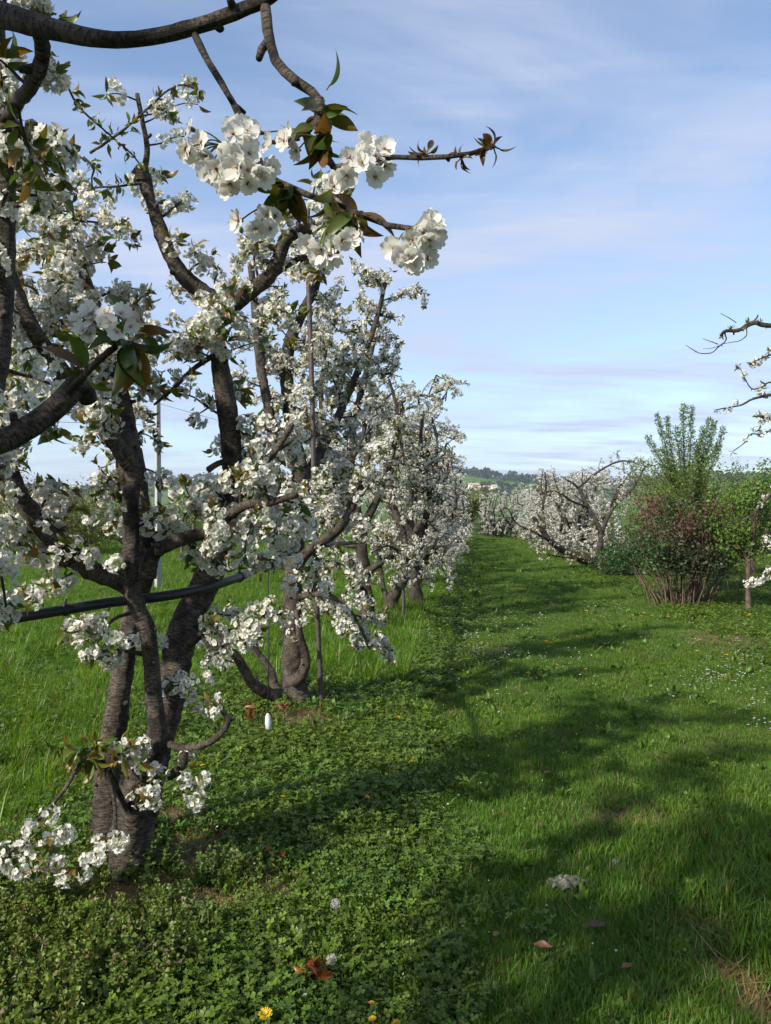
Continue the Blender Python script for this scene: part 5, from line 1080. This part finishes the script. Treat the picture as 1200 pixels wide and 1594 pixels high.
    scatter_stuff('fallen_petals', 'petal', M['petal'], np.stack([xx, yy, gh(xx, yy) + rng.uniform(.005, .06, m)], 1), rng.uniform(.7, 1.2, m), rng, tilt=.5)
    # small white flowers in drifts
    Q = []
    for px, py, sx, sy, m in ((770, 1000, 45, 25, 90), (740, 1035, 50, 20, 60), (1150, 1050, 60, 25, 110), (1000, 950, 60, 15, 60), (800, 940, 60, 20, 60), (700, 960, 25, 20, 40), (880, 1000, 200, 40, 60), (1190, 1090, 20, 30, 30), (650, 1010, 30, 20, 20)):
        for _ in range(int(m * .6)):
            y = py + rng.normal(0, sy)
            if y > 860: Q.append(onground(px + rng.normal(0, sx), y))
    scatter_stuff('small_white_flowers', 'daisy', M['petal'], np.array(Q), rng.uniform(.7, 1.1, len(Q)) * (1 + np.clip(np.array(Q)[:, 1] - 5, 0, 20) * .03), rng)
cover()

# ------------------------------------------------------------------ small things in the grass
rngs = np.random.default_rng(12)
def dandelion_meshes(rng):
    g = Geo()
    for ring, (n, rr, z, L) in enumerate(((18, .004, .0, .017), (16, .003, .003, .014), (12, .002, .006, .009))):
        for i in range(n):
            a = 2 * pi * (i + rng.uniform(-.3, .3)) / n; V, T, C = blade(L, .0045, .5 if ring == 2 else .9, 0, .2, (.62, .36, .01), (.75, .50, .02), 2)
            V = np.stack([V[:, 0] * cos(a) - V[:, 1] * sin(a), V[:, 0] * sin(a) + V[:, 1] * cos(a), V[:, 2] * .5 + z], 1); g.add(V, T, C)
    s = Geo(); V, T, B = tube([[0, 0, -.10], [.004, .002, -.05], [0, 0, 0]], [.0022, .002, .0035], 6); s.add(V, T, (.10, .14, .05)); return g.mesh('flower_head', M['green']), s.mesh('stem', M['green'])
fh, stm = dandelion_meshes(rngs)
DN = [(413, 1585, 1.15), (578, 1549, .6), (580, 1573, .7), (617, 1578, .8), (315, 1208, .9), (440, 1258, .9), (572, 1253, .7), (620, 1110, 1), (668, 1070, 1), (688, 1066, 1), (703, 1040, 1), (720, 1028, 1), (738, 1003, 1), (756, 1012, 1), (775, 1015, 1), (786, 1012, 1), (780, 1030, 1), (822, 1050, 1), (868, 1035, 1), (912, 1040, 1), (951, 992, 1),
      (905, 955, 1), (912, 953, 1), (920, 956, 1), (998, 956, 1.2), (1003, 951, 1.2), (1008, 958, 1.2), (1015, 955, 1.2), (1040, 958, 1.2), (1072, 1018, 1.1), (1085, 1014, 1), (1082, 1028, 1), (1130, 1020, 1.1), (1155, 1028, 1.1), (1136, 1043, 1), (1173, 1113, 1), (985, 955, 1), (1160, 955, 1.3), (1167, 957, 1.3), (1178, 957, 1.2), (1104, 945, 1.2), (1110, 952, 1.2), (1062, 938, 1.3), (1066, 936, 1.3), (812, 985, 1), (850, 1000, 1), (702, 900, 1), (690, 920, 1), (720, 880, 1.2), (905, 880, 1.2), (893, 890, 1.2), (860, 870, 1.2), (875, 900, 1.2), (925, 905, 1.2), (840, 905, 1.1), (640, 1180, .8), (610, 1010, 1)]
d0 = None
NEARD = {0: 'largest yellow dandelion at the bottom edge of the picture', 1: 'small half-open dandelion above the bottom pair, right of the red seedling', 2: 'left dandelion of the bottom pair right of the red seedling', 3: 'right dandelion of the bottom pair, fullest of the two', 4: 'dandelion in the weeds right of the nearest trunk, beside the bent low branch', 5: 'dandelion in the clover midway between the nearest trunk and the path'}
for i, (px, py, s) in enumerate(DN):
    p = onground(px, py, .085); p[2] += .085
    lab = NEARD.get(i) or ('yellow dandelion in the grass by the rose bush' if px > 960 and py < 962 else 'yellow dandelion in the right margin of the path' if px > 960 else 'yellow dandelion in the far grass beyond the rose bush' if py < 930 else 'yellow dandelion in the short grass of the path')
    if d0 is None:
        d0 = empty('dandelion', p, lab, 'flower', 'dandelions in the grass'); link('flower_head', fh, d0); link('stem', stm, d0); d0.scale = (s, s, s); d0.rotation_euler = (.3, 0, 0)
    else:
        r = copy_thing(d0, p, rngs.uniform(0, 6), (s, s, 1.0), lab, 'dandelions in the grass'); r.rotation_euler = (rngs.uniform(0, .35), rngs.uniform(-.2, .2), rngs.uniform(0, 6))
def clock(px, py, h, label):
    p = onground(px, py, h); g = Geo(); n = 170; D = unit(rngs.normal(0, 1, (n, 3))); r = .017
    for d in D:
        sd = unit(np.cross(d, [.3, .2, .9])) ; e = d * r; a = d * .003; g.add([a - sd * .0002, a + sd * .0002, e], [(0, 1, 2)], (.5, .45, .4)); q = unit(np.cross(d, sd))
        for k in range(4):
            th = k * pi / 2 + .4; f = (sd * cos(th) + q * sin(th)) * .004; m = unit(np.cross(d, f)) * .0005; g.add([e - m, e + m, e + f + d * .0015], [(0, 1, 2)], (.62, .60, .56))
    o = empty('dandelion_clock', p + [0, 0, h], label, 'seed head', 'dandelion seed heads'); link('seed_ball', g.mesh('seed_ball', M['petal']), o)
    s = Geo(); V, T, B = tube([[.012, 0, -h], [.008, .003, -h * .5], [0, 0, 0]], [.0022, .002, .003], 6); s.add(V, T, (.12, .13, .05)); link('stem', s.mesh('stem', M['green']), o)
clock(522, 1410, .11, 'grey dandelion seed head on a tall stem, upper of the two'); clock(516, 1490, .08, 'grey dandelion seed head just above the red seedling'); clock(958, 1335, .03, 'tiny white seed head in the shaded path grass')
def seedling(px, py, h, n, label, c0=(.20, .045, .015), c1=(.26, .07, .02)):
    p = onground(px, py); g = Geo(); s = Geo(); rng = np.random.default_rng(int(px))
    for k in range(3):
        tp = np.array([*rng.normal(0, h * .25, 2), h * rng.uniform(.6, .9)]); V, T, B = tube(*smooth_path([[0, 0, -.01], tp * .5 + rng.normal(0, .004, 3), tp], [.0024, .002, .0014], .01), 5, rng, 0); s.add(V, T, None, B)
        for _ in range(n):
            kx = rng.uniform(.75, 1.25); V, T, C = leaf_t(h * rng.uniform(.32, .5), h * rng.uniform(.11, .16), .45, rng.uniform(.2, .6), np.array(c0) * kx, np.array(c1) * kx, 6); d = unit(np.array([*rng.normal(0, .7, 2), .5])); R = frames(d[None], rng.uniform(0, 6.28, 1))[0]; g.add(V @ R.T + tp * rng.uniform(.45, 1), T, C)
    o = empty('red_seedling', p, label, 'seedling', 'red-leaved cherry seedlings'); link('leaves', g.mesh('leaves', M['leaf']), o); link('stems', s.mesh('stems', M['twig']), o)
seedling(487, 1552, .135, 8, 'bright red-leaved seedling in the clover at the bottom of the view'); seedling(388, 1145, .20, 5, 'orange-leaved seedling left of the hanging white weight', (.17, .07, .02), (.22, .09, .03)); seedling(437, 1130, .14, 4, 'brownish red seedling at the foot of the second cherry trunk', (.20, .08, .04), (.22, .09, .05))
seedling(425, 1362, .10, 4, 'small orange seedling in the shade right of the nearest trunk', (.16, .06, .015), (.18, .08, .02)); seedling(505, 1362, .06, 3, 'tiny dark red seedling at the edge of the shaded clover', (.13, .03, .02), (.15, .04, .02)); seedling(300, 1300, .08, 3, 'small brown-tipped shoot beside the nearest trunk base', (.13, .06, .03), (.09, .09, .03))
def dead_leaf(px, py, L, label, curl, az, c=(.20, .10, .055)):
    p = onground(px, py, .03); rng = np.random.default_rng(int(px + py)); nu, nv = 9, 7; u_, v_ = np.meshgrid(np.linspace(0, 1, nu), np.linspace(-1, 1, nv), indexing='ij'); wd = .32 * np.sin(pi * np.clip(u_, .03, .97) ** .85)
    a = v_ * curl; x = L * (u_ - .5) * (1 - .1 * curl); y = L * wd * np.sin(a) / max(curl, .1); z = L * wd * (1 - np.cos(a)) / max(curl, .1) + L * .25 * curl * (u_ - .45) ** 2 + rng.normal(0, L * .018, u_.shape)
    V = np.stack([x * cos(az) - y * sin(az), x * sin(az) + y * cos(az), z + .052], -1).reshape(-1, 3); T = []
    for i in range(nu - 1):
        for j in range(nv - 1): k = i * nv + j; T += [(k, k + nv, k + nv + 1), (k, k + nv + 1, k + 1)]
    C = np.array(c)[None] * (.75 + .5 * rng.random((len(V), 1))); g = Geo(); g.add(V, T, C); o = empty('dead_leaf', p, label, 'leaf', 'dead brown leaves on the path'); link('blade', g.mesh('blade', M['leaf']), o)
    s = Geo(); e = np.array([cos(az), sin(az), 0]) * L * .5; V, T, B = tube([-e + [0, 0, .052 + L * .05 * curl], -e * 1.25 + [0, 0, .058], -e * 1.5 + [.005, 0, .05]], [.0012, .0011, .0009], 5); s.add(V, T, (.12, .06, .03)); link('stalk', s.mesh('stalk', M['leaf']), o)
dead_leaf(845, 1482, .078, 'curled tan dead leaf with a dark hollow on the lower path', 1.3, -.35, (.30, .15, .08)); dead_leaf(976, 1506, .05, 'small reddish brown dead leaf right of the curled tan one', .9, .5, (.24, .11, .06)); dead_leaf(840, 1287, .045, 'tight brown dead leaf at the edge of the sunny grass patch', 1.6, 1.3, (.22, .10, .05)); dead_leaf(930, 1438, .085, 'dark dead leaf half hidden in grass below the grey scrap', .8, .3, (.11, .07, .045)); dead_leaf(852, 1211, .055, 'dead leaf lying in the sunlit patch of the path', .7, .6, (.24, .14, .08)); dead_leaf(772, 1462, .04, 'tiny pale dead leaf at the left edge of the shaded path', .8, 1.2, (.26, .17, .10)); dead_leaf(140, 1575, .05, 'orange yellowed leaf lying in the bottom left weeds', .5, .4, (.42, .22, .02)); dead_leaf(355, 1555, .04, 'small yellowed leaf beside the bottom left weeds', .6, 1.4, (.35, .24, .03))
def scrap():
    p = onground(882, 1378); rng = np.random.default_rng(4); n = 25; a, b = np.meshgrid(np.linspace(-1, 1, n), np.linspace(-1, 1, n), indexing='ij'); ang = np.arctan2(b, a); lim = .85 + .16 * np.sin(3 * ang + .6) + .09 * np.sin(7 * ang)
    x = .085 * a * lim * 1.05; y = .042 * b * lim; z = .040 + .020 * np.exp(-(a ** 2 + b ** 2) * 1.2) + .010 * np.sin(9 * a + 4 * b + 2 * np.sin(3 * b)) + .007 * np.sin(14 * b - 5 * a) - .018 * (a ** 2 + b ** 2) * .6
    V = np.stack([x, y, z], -1).reshape(-1, 3); T = []
    for i in range(n - 1):
        for j in range(n - 1): k = i * n + j; T += [(k, k + n, k + n + 1), (k, k + n + 1, k + 1)]
    t = np.clip((a + .3 * np.sin(5 * b)) * .5 + .5, 0, 1).reshape(-1, 1); C = np.array([.16, .165, .14]) * (1 - t) + np.array([.20, .215, .13]) * t; g = Geo(); g.add(V, T, C * .72 * (.85 + .3 * rng.random((len(V), 1))))
    o = link('crumpled_scrap', g.mesh('crumpled_scrap', M['leaf']), None, p); tag(o, 'crumpled pale grey-green scrap lying in the shaded path grass', 'scrap')
scrap()

# ------------------------------------------------------------------ the air
def haze():
    g = Geo(); x0, x1, y0, y1, z0, z1 = -2400, 2800, -700, 2000, -3.5, 100
    V = [(x, y, z) for x in (x0, x1) for y in (y0, y1) for z in (z0, z1)]
    g.add(V, [(0, 1, 3), (0, 3, 2), (4, 6, 7), (4, 7, 5), (0, 4, 5), (0, 5, 1), (2, 3, 7), (2, 7, 6), (1, 5, 7), (1, 7, 3), (0, 2, 6), (0, 6, 4)])
    m, t, n, l = material('air'); o = n.new('ShaderNodeOutputMaterial'); p = n.new('ShaderNodeVolumePrincipled')
    p.inputs['Color'].default_value = (.72, .82, 1.0, 1); p.inputs['Density'].default_value = .00016; p.inputs['Anisotropy'].default_value = .2
    l.new(p.outputs[0], o.inputs['Volume']); tag(link('haze', g.mesh('haze', m, False)), kind='stuff')
haze()
